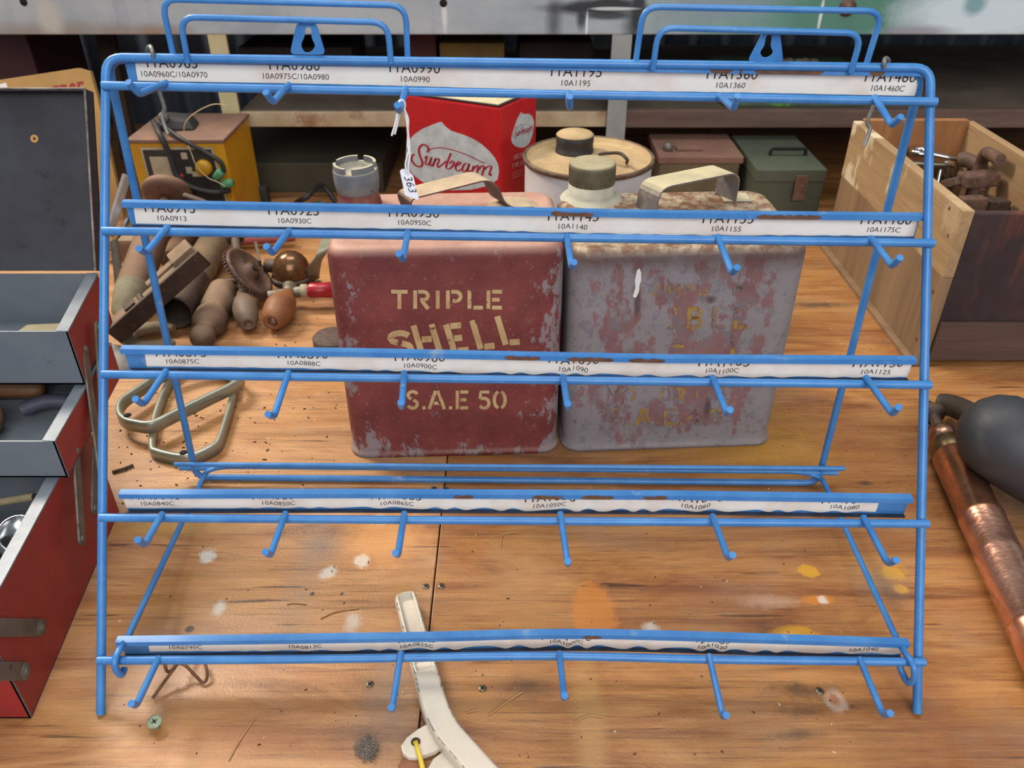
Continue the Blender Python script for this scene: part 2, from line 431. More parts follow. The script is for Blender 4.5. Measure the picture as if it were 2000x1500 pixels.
def cross_screw(p, r, mats, parent=None, h=0.0008, ax=(0, 0, 1)):
    b = bm_new(); lathe(b, p, ax, [(r, -0.001), (r, h * 0.6), (r * 0.9, h), (0, h)], 20)
    s, w, a = basis(ax)
    for d in (s, w):
        q = (d + (w if d == s else -s)).normalized(); k = V(p) + a * (h + 0.00012)
        e = a.cross(q) * r * 0.13
        face(b, [k - q * r * 0.6 - e, k + q * r * 0.6 - e, k + q * r * 0.6 + e, k - q * r * 0.6 + e], 1)
    return mk('screw', b, mats, parent)
for u, v in ((832, 1146), (862, 1145), (722, 1337), (942, 1345), (1601, 1350), (848, 955), (871, 956)):
    cross_screw(az(u, v, 0), 0.0034, [M['screw'], M['black']], bench)

flo = bm_new(); face(flo, [(-4, -3, -0.9), (4, -3, -0.9), (4, 3, -0.9), (-4, 3, -0.9)])
tag(mk('floor', flo, mat('concrete_floor', L(110, 106, 100), L(86, 82, 78), 4, rough=0.9), at=(0, 0, -0.9)), 'grey concrete shed floor below the bench', None, kind='structure')
wb = bm_new(); pts = []
n = 360
for i in range(n + 1):
    x = -2.2 + 4.4 * i / n; pts.append((x, 2.06 + 0.009 * math.sin(x / 0.076 * 2 * math.pi)))
for i in range(n):
    f = face(wb, [(*pts[i], -0.9), (*pts[i + 1], -0.9), (*pts[i + 1], 1.9), (*pts[i], 1.9)]); f.smooth = True
bmesh.ops.remove_doubles(wb, verts=wb.verts, dist=1e-5)
tag(mk('wall_back', wb, mat('corrugated_iron', L(96, 108, 124), L(62, 70, 84), 3, rough=0.5, metal=0.3, patches=((L(80, 58, 44), 5, 0.6, 0.7),)), at=(0, 2.06, -0.9)), 'grey corrugated iron wall behind the shelves', None, kind='structure')


# ------------------------------------------------------------------ the blue wire display rack
rack = thing('wire_display_rack', (0, 0.53, 0), 'blue wire countertop display rack with five rows of hooks and white number strips', 'display rack')
WR = 0.0034
b = bm_new()
tube(b, fillet([fp(197, 1394), fp(207, 112), fp(1818, 133), fp(1791, 1392)], 0.013), WR, 12)
mk('front_frame', b, M['blue'], rack)
BK = V((0, 0.0075, -0.003))
b = bm_new()
rl, rr = az(383, 932, WR), az(1597, 943, WR)
tube(b, fillet([fp(330, 112) + BK, fp(199, 111) + BK, rl, rr, fp(1812, 137) + BK, fp(1700, 135) + BK, fp(330, 112) + BK], 0.014), WR, 12)
mk('rear_frame', b, M['blue'], rack)
b = bm_new(); tube(b, [ay(341, 907, .6585), ay(1649, 915, .652)], 0.0026, 10); mk('tie_rod', b, M['blue'], rack)
b = bm_new()
def hookend(sg, pts): return [fp(u, v, o) for u, v, o in pts]
Lh = hookend(-1, [(247, 1250, -.010), (236, 1264, .004), (225, 1288, .0125), (227, 1308, .0115), (237, 1318, .006), (243, 1306, 0)])
Rh = hookend(1, [(1754, 1254, -.010), (1769, 1276, .004), (1783, 1300, .0125), (1786, 1322, .0115), (1775, 1334, .006), (1764, 1318, 0), (1757, 1300, -.002)])
path = [p for p in spline(Lh[::-1], 5)] + fillet([Lh[0], ay(404, 918, .6655), ay(440, 911, .667), ay(1560, 921, .660), ay(1604, 931, .657), Rh[0]], 0.012) + spline(Rh, 5)
pp = [path[0]]
for q in path[1:]:
    if (q - pp[-1]).length > 1e-4: pp.append(q)
tube(b, pp, 0.0026, 10); mk('brace', b, M['blue'], rack)
for P in ([ay(351, 914, .6675), ay(420, 915, .6675)], [ay(1636, 924, .659), ay(1570, 923, .659)]):
    b = bm_new(); tube(b, P, 0.0026, 10); mk('hinge_pin', b, M['blue'], rack)

HOOKS = [
    [((322, 163), (272, 184), (250, 160)), ((562, 168), (533, 200), (519, 180)), ((792, 175), (780, 218), (776, 205)), ((1110, 183), (1113, 210), (1113, 188)), ((1406, 188), (1433, 212), (1441, 187)), ((1710, 193), (1742, 245), (1760, 228))],
    [((325, 446), (285, 495), (271, 485)), ((563, 453), (532, 495), (520, 481)), ((796, 457), (787, 508), (779, 495)), ((1107, 464), (1117, 523), (1121, 512)), ((1403, 466), (1430, 534), (1440, 522)), ((1703, 468), (1743, 520), (1758, 503))],
    [((322, 728), (280, 790), (264, 779)), ((562, 732), (535, 814), (523, 809)), ((789, 732), (785, 796), (783, 786)), ((1100, 739), (1109, 798), (1109, 788)), ((1393, 741), (1421, 810), (1426, 800)), ((1694, 741), (1743, 809), (1755, 795))],
    [((315, 1007), (283, 1064), (269, 1054)), ((556, 1007), (528, 1085), (518, 1078)), ((789, 1007), (777, 1085), (772, 1080)), ((1095, 1008), (1109, 1103), (1109, 1096)), ((1393, 1012), (1422, 1090), (1431, 1084)), ((1689, 1015), (1734, 1101), (1751, 1094))],
    [((308, 1290), (266, 1378), (256, 1374)), ((782, 1281), (766, 1386), (764, 1381)), ((1093, 1280), (1102, 1365), (1103, 1358)), ((1386, 1286), (1412, 1400), (1419, 1397)), ((1681, 1292), (1725, 1397), (1739, 1393))]]
BARS = [[(200, 167), (1829, 199)], [(201, 451), (1824, 475)], [(200, 731), (1818, 752)], [(195, 1011), (1813, 1023)],
        [(191, 1290), (640, 1287), (1050, 1281), (1400, 1288), (1806, 1293)]]
STRIPS = [[(233, 107), (600, 115), (1300, 130), (1811, 138)], [(236, 395), (700, 404), (1300, 416), (1806, 421)], [(233, 682), (700, 688), (1300, 700), (1792, 703)],
          [(230, 966), (700, 965), (1300, 968), (1785, 975)], [(224, 1255), (600, 1250), (860, 1246), (1002, 1242), (1145, 1241), (1300, 1244), (1778, 1259)]]
PAPER = [(262, 1806), (260, 1790), (283, 1776), (236, 1712), (293, 1772)]
WAVE = [0.0003, 0.0010, 0.0022, 0.0032, 0.0036]
TXT = [[('11A0965', '10A0960C/10A0970', 341), ('11A0980', '10A0975C/10A0980', 579), ('11A0990', '10A0990', 812), ('11A1195', '10A1195', 1124), ('11A1360', '10A1360', 1424), ('11A1460', '10A1460C', 1727)],
       [('11A0915', '10A0913', 338), ('11A0925', '10A0930C', 578), ('11A0950', '10A0950C', 811), ('11A1145', '10A1140', 1118), ('11A1155', '10A1155', 1415), ('11A1180', '10A1175C', 1718)],
       [('11A0875', '10A0875C', 361), ('11A0890', '10A0888C', 597), ('11A0900', '10A0900C', 823), ('11A1090', '10A1090', 1119), ('11A1105', '10A1100C', 1406), ('11A1130', '10A1125', 1701)],
       [('11A0840', '10A0840C', 314), ('11A0850', '10A0850C', 549), ('11A0865', '10A0865C', 778), ('11A1050', '10A1050C', 1073), ('11A1060', '10A1060', 1355), ('11A1080', '10A1080', 1642)],
       [('11A0790', '10A0790C', 371), ('11A0813', '10A0813C', 602), ('11A0825', '10A0825C', 817), ('11A1000', '10A1000C', 1105), ('11A1030', '10A1030', 1386), ('11A1040', '10A1040', 1677)]]
FLAKES = [[(1388, 1432), (1445, 1452), (1475, 1610), (1700, 1730)], [(1076, 1160), (1478, 1606)], [(985, 1055), (1108, 1200), (1228, 1300)], [(885, 925), (1040, 1100), (1135, 1200), (1255, 1305)], [(1138, 1175)]]
LIP_H, LIP_D, PL_H = 0.0044, 0.0064, 0.0212
rng = random.Random(5)
for r in range(5):
    # crossbar with its hooks
    bp = [fp(u, v, 0.0058) for u, v in BARS[r]]
    if len(bp) > 2: bp = spline(bp, 6)
    b = bm_new(); tube(b, bp, 0.0033, 12); cb = mk('crossbar', b, M['blue'], rack)
    for (s0, s1, s2) in HOOKS[r]:
        p0 = fp(s0[0], s0[1], 0.009); p1 = ay(s1[0], s1[1], p0.y - 0.046); p2 = ay(s2[0], s2[1], p1.y - 0.008)
        pb = p0 + (p0 - p1).normalized() * 0.003
        b = bm_new(); tube(b, fillet([pb, p0, p1, p2], 0.004, 4), 0.0025, 10); mk('hook', b, M['blue'], cb)
    # sheet channel: lip in front, plate behind it, small flange below
    sp = [fp(u, v, 0.0) for u, v in STRIPS[r]]
    if len(sp) > 4: sp = spline(sp, 5)
    b = bm_new(); T = 0.0005
    prof = [(0, -LIP_H), (0, 0), (LIP_D, 0), (LIP_D, -PL_H), (LIP_D - 0.004, -PL_H - 0.0004)]
    inn = [(LIP_D - 0.004, -PL_H + T), (LIP_D - T, -PL_H + T), (LIP_D - T, -T), (T, -T), (T, -LIP_H)]
    rings = [[b.verts.new(p + V((0, y, z))) for y, z in prof + inn] for p in sp]
    m_ = len(rings[0])
    for i in range(len(rings) - 1):
        for j in range(m_):
            f = b.faces.new((rings[i][j], rings[i][(j + 1) % m_], rings[i + 1][(j + 1) % m_], rings[i + 1][j]))
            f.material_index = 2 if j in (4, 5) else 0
    for R in (rings[0], rings[-1]):
        for a, c, d, e in ((0, 1, 8, 9), (1, 2, 7, 8), (2, 3, 6, 7), (3, 4, 5, 6)):
            b.faces.new([b.verts.new(R[k].co) for k in (a, c, d, e)])
    def at_x(x):
        for i in range(len(sp) - 1):
            if sp[i].x <= x <= sp[i + 1].x:
                t = (x - sp[i].x) / (sp[i + 1].x - sp[i].x); return sp[i].lerp(sp[i + 1], t)
        return sp[0].copy() if x < sp[0].x else sp[-1].copy()
    # flaked places on the lip: bare rust with a torn outline
    for (u0, u1) in FLAKES[r]:
        xa, xb = fp(u0, STRIPS[r][0][1] + 10).x, fp(u1, STRIPS[r][0][1] + 10).x
        k = max(4, int((xb - xa) / 0.003)); top = []; bot = []
        for i in range(k + 1):
            x = xa + (xb - xa) * i / k; q = at_x(x) + V((0, -0.00018, 0))
            e = 0.25 if i in (0, k) else 1
            top.append(q + V((0, 0, -LIP_H * (0.5 - 0.46 * e * rng.uniform(0.35, 1))))); bot.append(q + V((0, 0, -LIP_H * (0.55 + 0.43 * e))))
        for i in range(k): face(b, [bot[i], bot[i + 1], top[i + 1], top[i]], 1)
    ch = mk('label_channel', b, [M['bluesheet'], M['rustchip'], M['darklip']], rack)
    # the printed paper strip, buckled in the lower rows
    xa = ay(PAPER[r][0], STRIPS[r][0][1] + 16, sp[0].y + LIP_D).x; xb = ay(PAPER[r][1], STRIPS[r][-1][1] + 16, sp[-1].y + LIP_D).x
    ph = [rng.uniform(0, 6) for _ in range(4)]
    def wob(x):
        c = math.exp(-((x - 0.07) / 0.22) ** 2)
        return WAVE[r] * c * (0.5 + 0.5 * math.sin(x / 0.0040 + ph[0] + 1.6 * math.sin(x / 0.021 + ph[1]) + math.sin(x / 0.0083))) + 0.0004 * (1 + math.sin(x / 0.05 + ph[2]))
    def pf(x, h):
        q = at_x(x); w = wob(x)
        return q + V((0, LIP_D - T - 0.0003 - w * (0.35 + 0.65 * h), -PL_H + 0.0014 + WAVE[r] * .55 * (1 - h) - w * 0.75 * (1 - h) + h * 0.0185))
    b = bm_new(); n = 260; grid = []
    for i in range(n + 1):
        x = xa + (xb - xa) * i / n
        grid.append([b.verts.new(pf(x + (0.002 * h if i == 0 else 0), h)) for h in (0, 0.25, 0.5, 0.75, 1)])
    for i in range(n):
        for j in range(4):
            f = b.faces.new((grid[i][j], grid[i + 1][j], grid[i + 1][j + 1], grid[i][j + 1])); f.smooth = True
    for big, small, u in TXT[r]:
        v0 = STRIPS[r][0][1] + 36
        xc = ay(u, v0 + (STRIPS[r][-1][1] - STRIPS[r][0][1]) * (u - 230) / 1560, sp[0].y + LIP_D - 0.001).x
        put_text(b, text_geo(big, 0.0395, 0.0078, shear=0.06), lambda x, y: pf(xc + x, (0.0108 + y - 0.0008) / 0.0185) + V((0, -0.00022, 0)), 1)
        put_text(b, text_geo(small, 0.0236 * len(small) / 7.3, 0.0043, shear=0.06), lambda x, y: pf(xc + x, (0.0040 + y - 0.0008) / 0.0185) + V((0, -0.00022, 0)), 1)
    mk('label_strip', b, [M['paper'], M['ink']], ch, normals=False)

# wire loops that once held a header card, and the keyhole brackets
for pts, y in (([(338, 106), (315, -2), (792, 11), (796, 110)], .668), ([(365, 112), (351, 33), (757, 44), (763, 113)], .657),
               ([(1241, 121), (1257, 13), (1724, 22), (1690, 130)], .660), ([(1276, 125), (1286, 54), (1684, 65), (1664, 132)], .653)):
    b = bm_new(); P = [ay(u, v, y) for u, v in pts]; P[0].z -= 0.004; P[-1].z -= 0.004
    tube(b, fillet(P, 0.012), 0.0023, 10); mk('header_loop', b, M['blue'], rack)
for (out, hole) in ((((566, 106), (579, 44), (617, 44), (636, 107)), ((597, 55), (607, 55), (609, 74), (615, 90), (605, 102), (594, 101), (588, 88), (594, 72))),
                    (((1460, 121), (1492, 60), (1523, 59), (1530, 121)), ((1497, 70), (1508, 70), (1506, 90), (1510, 103), (1500, 112), (1490, 111), (1485, 102), (1493, 88)))):
    y = .660; b = bm_new()
    o_ = [ay(u, v, y) for u, v in out]; h_ = [ay(u, v, y) for u, v in hole]
    def closed(P):
        vs = [b.verts.new(p) for p in P]
        return [b.edges.new((vs[k], vs[(k + 1) % len(vs)])) for k in range(len(vs))]
    hh = spline(h_, 3, closed=True)
    E_ = closed(fillet([o_[0].lerp(o_[3], .5), o_[0], o_[1], o_[2], o_[3], o_[0].lerp(o_[3], .501)], .004, 3)) + closed(hh)
    bmesh.ops.triangle_fill(b, edges=E_, use_beauty=True)
    ex = bmesh.ops.extrude_face_region(b, geom=b.faces[:]); bmesh.ops.translate(b, verts=[g_ for g_ in ex['geom'] if isinstance(g_, bmesh.types.BMVert)], vec=(0, .0012, 0))
    mk('hanging_bracket', b, M['blue'], rack)

M['greywire'] = mat('galvanised_wire', L(150, 148, 142), L(112, 108, 100), 90, rough=0.5, metal=0.6)
def wire_hook(pts, label):
    b = bm_new(); tube(b, spline(pts, 6), 0.0017, 8); return tag(mk('wire_hook', b, M['greywire']), label, 'wire hook', 'loose wire hooks on the rack')
tl = fp(293, 104); y0 = tl.y
wire_hook([ay(300, 112, y0 - .005), ay(296, 96, y0 - .0045), ay(293, 91, y0 + .004), ay(289, 99, y0 + .0145), ay(299, 130, y0 + .016), ay(312, 180, y0 + .014), ay(321, 212, y0 + .013), ay(317, 229, y0 + .012), ay(328, 262, y0 + .008)],
          'bent grey wire hook hung over the top rail of the blue rack, left end')
tl = fp(1730, 128); y0 = tl.y
wire_hook([ay(1727, 133, y0 - .005), ay(1727, 118, y0 - .0045), ay(1731, 114, y0 + .004), ay(1735, 122, y0 + .0145), ay(1725, 150, y0 + .016), ay(1708, 203, y0 + .014), ay(1694, 238, y0 + .013), ay(1699, 252, y0 + .012), ay(1688, 285, y0 + .008)],
          'bent grey wire hook hung over the top rail of the blue rack, right end')

# lot tag on a white string, hung on the third hook of the top row
p0 = fp(792, 175, .009); hy = p0.y - 0.034
tg = thing('lot_tag', ay(800, 385, hy), 'white paper lot tag numbered 363 hanging from a top row hook on a string', 'tag')
M['string'] = mat('white_cotton', L(238, 238, 240), rough=0.9)
b = bm_new()
kn = ay(786, 203, hy)
tube(b, spline([ay(771, 262, hy), ay(777, 238, hy), ay(781, 212, hy - .004), ay(779, 199, hy - .003), ay(786, 196, hy), ay(791, 203, hy + .002), ay(790, 216, hy + .002), ay(794, 235, hy), ay(797, 262, hy), ay(796, 285, hy), ay(801, 300, hy), ay(797, 325, hy - .001), ay(799, 338, hy - .001)], 6), 0.00075, 6)
tube(b, spline([ay(765, 265, hy - .001), ay(773, 238, hy), ay(778, 214, hy + .003), ay(786, 199, hy + .003), ay(789, 212, hy), ay(797, 232, hy + .001), ay(797, 255, hy + .001), ay(800, 290, hy), ay(796, 302, hy - .001), ay(792, 322, hy), ay(795, 338, hy)], 6), 0.00075, 6)
mk('string', b, M['string'], tg)
tn = V((0, -0.92, 0.39)).normalized(); tp = ay(800, 360, hy - .0005)
tf = lambda u, v, o=0: apl(u, v, tp + tn * o, tn)
b = bm_new(); prism(b, [tf(781, 334), tf(785, 330), tf(791, 330), tf(801, 337), tf(807, 344), tf(818, 388), tf(815, 390), tf(791, 381)], -tn * 0.0005)
C0, dX, dY = V((801.5, 360, 0)), V((16, 45, 0)).normalized(), V((45, -16, 0)).normalized()
put_text(b, text_geo('363', 36, 15, shear=0.35), lambda x, y: tf(C0.x + dX.x * x + dY.x * (y - 7.5), C0.y + dX.y * x + dY.y * (y - 7.5), 0.0004), 1)
mk('paper_tag', b, [mat('white_card', L(226, 226, 238), rough=0.7), M['ink']], tg)

# rusty bent wire lying on the lowest bar, loose on the bench
M['rustwire'] = mat('rusty_wire', L(122, 84, 58), L(92, 60, 42), 120, rough=0.85)
b = bm_new()
tube(b, spline([az(298, 1364, .003), az(322, 1330, .008), az(344, 1300, .014), az(356, 1275, .014), az(374, 1247, .012)], 5), 0.0013, 8)
tube(b, spline([fp(322, 1291, -.006), fp(323, 1303, -.003), az(328, 1312, .012), az(338, 1306, .014), az(347, 1296, .015), az(362, 1300, .012), az(380, 1318, .006), az(396, 1333, .0025), az(404, 1325, .004), az(403, 1305, .008), az(396, 1285, .008)], 6), 0.0013, 8)
tag(mk('bent_wire', b, M['rustwire']), 'rusty brown bent wire lying under the lowest left hook of the rack', 'wire')
# pale green screw standing in the bench
sc = thing('countersunk_screw', az(309, 1418, 0), 'pale green countersunk screw standing half driven in front of the rack', 'screw')
M['sage'] = mat('sage_paint', L(150, 164, 136), L(120, 130, 104), 200, rough=0.5)
b = bm_new(); base = az(307, 1420, 0); ax = V((0.02, -0.12, 1)).normalized()
lathe(b, base, ax, [(0.0022, -0.001), (0.0022, .0045), (.0028, .005), (.0055, .0078), (.0056, .0085), (.0045, .0087), (0, .0087)], 20)
s, w, a = basis(ax); k = base + ax * .00885
for q, e in (((s + w).normalized(), (s - w).normalized()), ((s - w).normalized(), (s + w).normalized())):
    face(b, [k - q * .0023 - e * .0005, k + q * .0023 - e * .0005, k + q * .0023 + e * .0005, k - q * .0023 + e * .0005], 1)
mk('screw_body', b, [M['sage'], M['black']], sc)


# ------------------------------------------------------------------ the two square oil cans
def can_material(name, base, base2, chip, chip2, w, d, h, chips, seed):
    """paint worn to bare metal near the edges of the sheet; object origin is the middle of the can's base"""
    t = NT(name); o = t.sep()
    col = t.mix(t.mapr(t.noise(26, 6, 0.65, off=(seed, 0, 0)), 0.36, 0.66), base, base2)
    col = t.mix(t.mapr(t.noise(90, 5, 0.7, off=(seed, 2, 0)), 0.6, 0.75, 0, 0.5), col, L(164, 116, 106))
    col = t.mix(t.mapr(t.noise(230, 4, 0.7, off=(seed, 4, 2)), 0.64, 0.70, 0, 0.55), col, L(182, 150, 140))
    ex = t.mapr(t.math('ABSOLUTE', o[0]), w / 2 - 0.045, w / 2, 0, 0.17)
    ez = t.mapr(o[2], 0.0, 0.045, 0.15, 0)
    et = t.mapr(o[2], h - 0.02, h, 0, 0.08)
    e = t.math('MAXIMUM', t.math('MAXIMUM', ex, ez), et)
    n = t.math('ADD', t.noise(42, 7, 0.72, stretch=(1, 1, 0.55), off=(seed, 5, 1)), e)
    col = t.mix(t.mapr(n, chips, chips + 0.05, 0, 0.9), col, chip)
    col = t.mix(t.mapr(t.noise(70, 6, 0.75, off=(seed, 9, 1)), chips + 0.05, chips + 0.1, 0, 0.8), col, chip2)
    col = t.mix(t.mapr(t.noise(14, 5, 0.6, stretch=(1, 1, .35), off=(seed, 3, 4)), 0.6, 0.75, 0, 0.5), col, L(84, 54, 52))
    # dust settled on what faces up
    f = t.math('MULTIPLY', t.mapr(t.nz(), 0.25, 0.9), t.mapr(t.noise(22, 6, 0.7), 0.3, 0.62, 0.55, 0.95))
    return t, col, f
def oil_can(fl, fr, dep, h, label, cap_fn, body_fn, neck_t, handle_pts_fn):
    fl, fr = V(fl), V(fr); ux = (fr - fl).normalized(); uy = V((-ux.y, ux.x, 0)); w = (fr - fl).length
    org = (fl + fr) / 2 + uy * dep / 2
    root = thing('oil_can', org, label, 'can', 'square oil cans')
    Wp = lambda x, y, z: org + ux * x + uy * y + V((0, 0, z))
    return root, Wp, ux, uy, w


def can_body(b, Wp, w, d, h, r=0.02):
    rr = roundrect(w, d, r, 6); r2 = roundrect(w + 0.003, d + 0.003, r, 6)
    lv = [(r2, 0, 0), (r2, 0.004, 0), (rr, 0.0055, 0), (rr, 0.012, .0008), (rr, 0.03, 0), (rr, h * .5, 0.0), (rr, h - 0.014, 0)]
    for k in range(1, 6):
        a = math.pi / 2 * k / 5; lv.append((rr, h - 0.014 + 0.012 * math.sin(a), 0.010 * (1 - math.cos(a))))
    rings = []
    for prof, z, ins in lv:
        rings.append([b.verts.new(Wp(x * (1 - 2 * ins / w), y * (1 - 2 * ins / d), z)) for x, y in prof])
    m_ = len(rings[0])
    for i in range(len(rings) - 1):
        for j in range(m_):
            f = b.faces.new((rings[i][j], rings[i][(j + 1) % m_], rings[i + 1][(j + 1) % m_], rings[i + 1][j])); f.smooth = True
    b.faces.new(rings[0][::-1])
    # top, slightly dished
    c = [b.verts.new(Wp(x * .86, y * .82, h - 0.0035)) for x, y in rr]
    for j in range(m_):
        f = b.faces.new((rings[-1][j], rings[-1][(j + 1) % m_], c[(j + 1) % m_], c[j])); f.smooth = True
    f = b.faces.new(c); f.smooth = True


M['cankey'] = mat('yellowed_stencil_paint', L(206, 176, 128), L(176, 140, 98), 60, .4, .7, rough=.7, patches=((L(116, 60, 56), 70, 0.62, 0.66),))
M['canyel'] = mat('worn_yellow_paint', L(172, 136, 62), L(150, 112, 60), 60, .4, .7, rough=.7, patches=((L(128, 108, 110), 55, 0.47, 0.53), (L(118, 84, 86), 80, 0.55, 0.6)))
H1, D1 = 0.249, 0.152
fl, fr = az(686, 894, 0), az(1090, 883, 0)
root, Wp, ux, uy, w = oil_can(fl, fr, D1, H1, 'dark red square oil can with stencilled lettering and a blue-grey castellated cap', None, None, None, None)
t, col, f = can_material('red_can_paint', L(134, 66, 62), L(110, 52, 51), L(146, 136, 138), L(116, 110, 116), w, D1, H1, 0.645, 1.0)
col = t.mix(f, col, L(196, 154, 134)); t.bump(t.noise(120, 5), 0.15); m1 = t.done(col, 0.55, 0.0, 0.4)
b = bm_new(); can_body(b, Wp, w, D1, H1)
cn = -uy; cp = (fl + fr) / 2 + cn * 0.0004
cf = lambda u, v: apl(u, v, cp, cn)
for ch, u in zip('TRIPLE', (764, 807, 844, 871, 913, 950)):
    glyph(b, ch, (u, 603), (32 if ch != 'I' else 22, .5), (0, -36), 7.5, cf, 1)
glyph(b, 'S', (760, 694), (50, -3), (-6, -44), 12, cf, 1)
for ch, u, v in (('H', 820, 692), ('E', 884, 690), ('L', 935, 682), ('L', 984, 674)):
    glyph(b, ch, (u, v), (44 if ch == 'H' else 34, -3), (-17, -56), 12, cf, 1)
for ch, u, ww in (('S', 794, 24), ('.', 820, 16), ('A', 836, 34), ('.', 872, 16), ('E', 890, 26), ('5', 934, 24), ('0', 962, 28)):
    glyph(b, ch, (u, 799), (ww, 0), (0, -36), 6.5, cf, 1)
mk('body', b, [m1, M['cankey']], root)
M['capgrey'] = mat('blue_grey_cap', L(98, 104, 112), L(120, 122, 122), 70, rough=.6, patches=((L(160, 150, 130), 90, .64, .7), (L(90, 60, 54), 60, .66, .72)), dust=(L(192, 180, 154), .95))
M['neckred'] = mat('dusty_red_neck', L(118, 58, 54), L(150, 112, 96), 30, .45, .7, rough=.7, dust=(L(186, 158, 134), .9))
def on_top(u, v, z): return az(u, v, z)
# neck and cap, a little tilted
nb = az(703, 398, H1 - .003); capax = V((-0.02, -0.03, 1)).normalized()
b = bm_new(); lathe(b, nb, capax, [(.0235, -.002), (.0225, .004), (.0200, .02), (.0200, .026), (0, .026)], 28); mk('neck', b, M['neckred'], root)
cb_ = nb + capax * .014
b = bm_new(); lathe(b, cb_, capax, [(.0, 0), (.0200, 0), (.0222, .003), (.0234, .012), (.0232, .024), (.0224, .0255), (.0190, .0255), (.0190, .0215), (0, .0215)], 36)
s, w_, a_ = basis(capax)
for k0 in range(4):          # raised rim in four teeth
    a0 = math.radians(20 + 90 * k0); n = 8; P = []
    for k in range(n + 1):
        t_ = a0 + math.radians(70) * k / n
        P.append(s * math.cos(t_) + w_ * math.sin(t_))
    for k in range(n):
        c0 = cb_ + a_ * .0253; c1 = cb_ + a_ * .0312
        hexa(b, [c0 + P[k] * .0190, c0 + P[k] * .0226, c0 + P[k + 1] * .0226, c0 + P[k + 1] * .0190, c1 + P[k] * .0190, c1 + P[k] * .0219, c1 + P[k + 1] * .0219, c1 + P[k + 1] * .0190])
mk('cap', b, M['capgrey'], root)
def strap(b, pts, wid, th, side):
    """a flat bent strap of given width along side, swept along pts"""
    P = fillet(pts, .016, 5); sd = V(side).normalized(); L_ = []
    for i, p in enumerate(P):
        t_ = (P[min(i + 1, len(P) - 1)] - P[max(i - 1, 0)]).normalized(); q = sd.cross(t_).normalized() * th / 2
        k = sd * wid / 2
        L_.append([b.verts.new(p + x) for x in (-k - q, k - q, k + q, -k + q)])
    for i in range(len(L_) - 1):
        for j in range(4): b.faces.new((L_[i][j], L_[i][(j + 1) % 4], L_[i + 1][(j + 1) % 4], L_[i + 1][j]))
    b.faces.new(L_[0][::-1]); b.faces.new(L_[-1])
M['strap1'] = mat('dusty_can_handle', L(104, 60, 54), L(84, 70, 64), 60, rough=.6, dust=(L(194, 172, 142), .95))
hz = H1 - .004
A0 = az(796, 412, hz); B0 = az(972, 404, hz); up = V((0, 0, 1)); hd = (B0 - A0).normalized()
b = bm_new(); strap(b, [A0 + hd * .001, A0 + up * .017 - hd * .004, B0 + up * .036 - hd * .010, B0 + up * .003 + hd * .001, B0 + hd * .03 + up * .003], .030, .0016, uy * .86 - ux * .5)
lathe(b, B0 + hd * .016 - up * .001, (0, 0, 1), [(.032, 0), (.024, .0025), (0, .0035)], 20)
mk('handle', b, M['strap1'], root)

H2, D2 = 0.243, 0.158
fl, fr = az(1100, 882, 0), az(1505, 868, 0)
root, Wp, ux, uy, w = oil_can(fl, fr, D2, H2, 'worn grey and mauve square oil can with faint yellow stencilling and a knurled brass cap', None, None, None, None)
t, col, f = can_material('worn_can_paint', L(146, 110, 110), L(130, 94, 96), L(146, 143, 147), L(124, 121, 126), w, D2, H2, 0.49, 7.0)
o = t.sep()
rustband = t.mapr(t.math('ADD', o[2], t.math('MULTIPLY', t.noise(30, 5), .03)), H2 - .016, H2 + .004)
col = t.mix(t.math('MULTIPLY', rustband, .75), col, L(92, 62, 52))
top = t.mix(t.mapr(t.noise(70, 6, .7), .44, .6), L(132, 96, 72), L(186, 170, 142))
top = t.mix(t.mapr(t.noise(18, 5, .6, off=(1, 1, 1)), .56, .7, 0, .8), top, L(92, 58, 46))
for (u, v, rx, rz) in ((1445, 562, 6, 5), (1388, 585, 8, 7), (1245, 590, 5, 28), (1382, 795, 6, 22)):
    p = apl(u, v, fl, -uy) - root.location; q = .95 / F
    col = t.stain(col, p, (rx * q, 1, rz * q), L(76, 62, 62), .5, .5, t.noise(80, 4), .8)
col = t.mix(t.mapr(t.nz(), .3, .9), col, top); t.bump(t.noise(150, 6, .7), 0.35); m2 = t.done(col, 0.5, 0.1, 0.4)
b = bm_new(); can_body(b, Wp, w, D2, H2)
cn = -uy; cp = (fl + fr) / 2 + cn * 0.0004
cf = lambda u, v: apl(u, v, cp, cn)
for ch, u, ww in (('Z', 1273, 16), ('I', 1292, 10), ('M', 1306, 22), ('P', 1334, 18), ('U', 1362, 18), ('E', 1430, 18)):
    glyph(b, ch, (u, 577), (ww, 0), (2, -22), 3.6, cf, 1)
for ch, u, ww in (('J', 1300, 28), ('B', 1340, 30), ('L', 1390, 28), ('E', 1432, 30)):
    glyph(b, ch, (u, 642), (ww, 0), (3, -42), 8, cf, 1)
for ch, u, ww in (('-', 1310, 24), ('.', 1360, 14), ('I', 1416, 28)):
    glyph(b, ch, (u, 698), (ww, 0), (2, -46), 8, cf, 1)
for ch, u, ww in (('M', 1186, 26), ('O', 1216, 26), ('O', 1290, 20), ('R', 1314, 24), ('I', 1356, 10), ('L', 1408, 16)):
    glyph(b, ch, (u, 784), (ww, 0), (1, -26), 5, cf, 1)
for ch, u, ww in (('S', 1192, 22), ('.', 1222, 14), ('A', 1240, 32), ('.', 1278, 14), ('E', 1296, 24), ('.', 1324, 14), ('4', 1340, 30), ('0', 1384, 26)):
    glyph(b, ch, (u, 830), (ww, 0), (1, -32), 6.5, cf, 1)
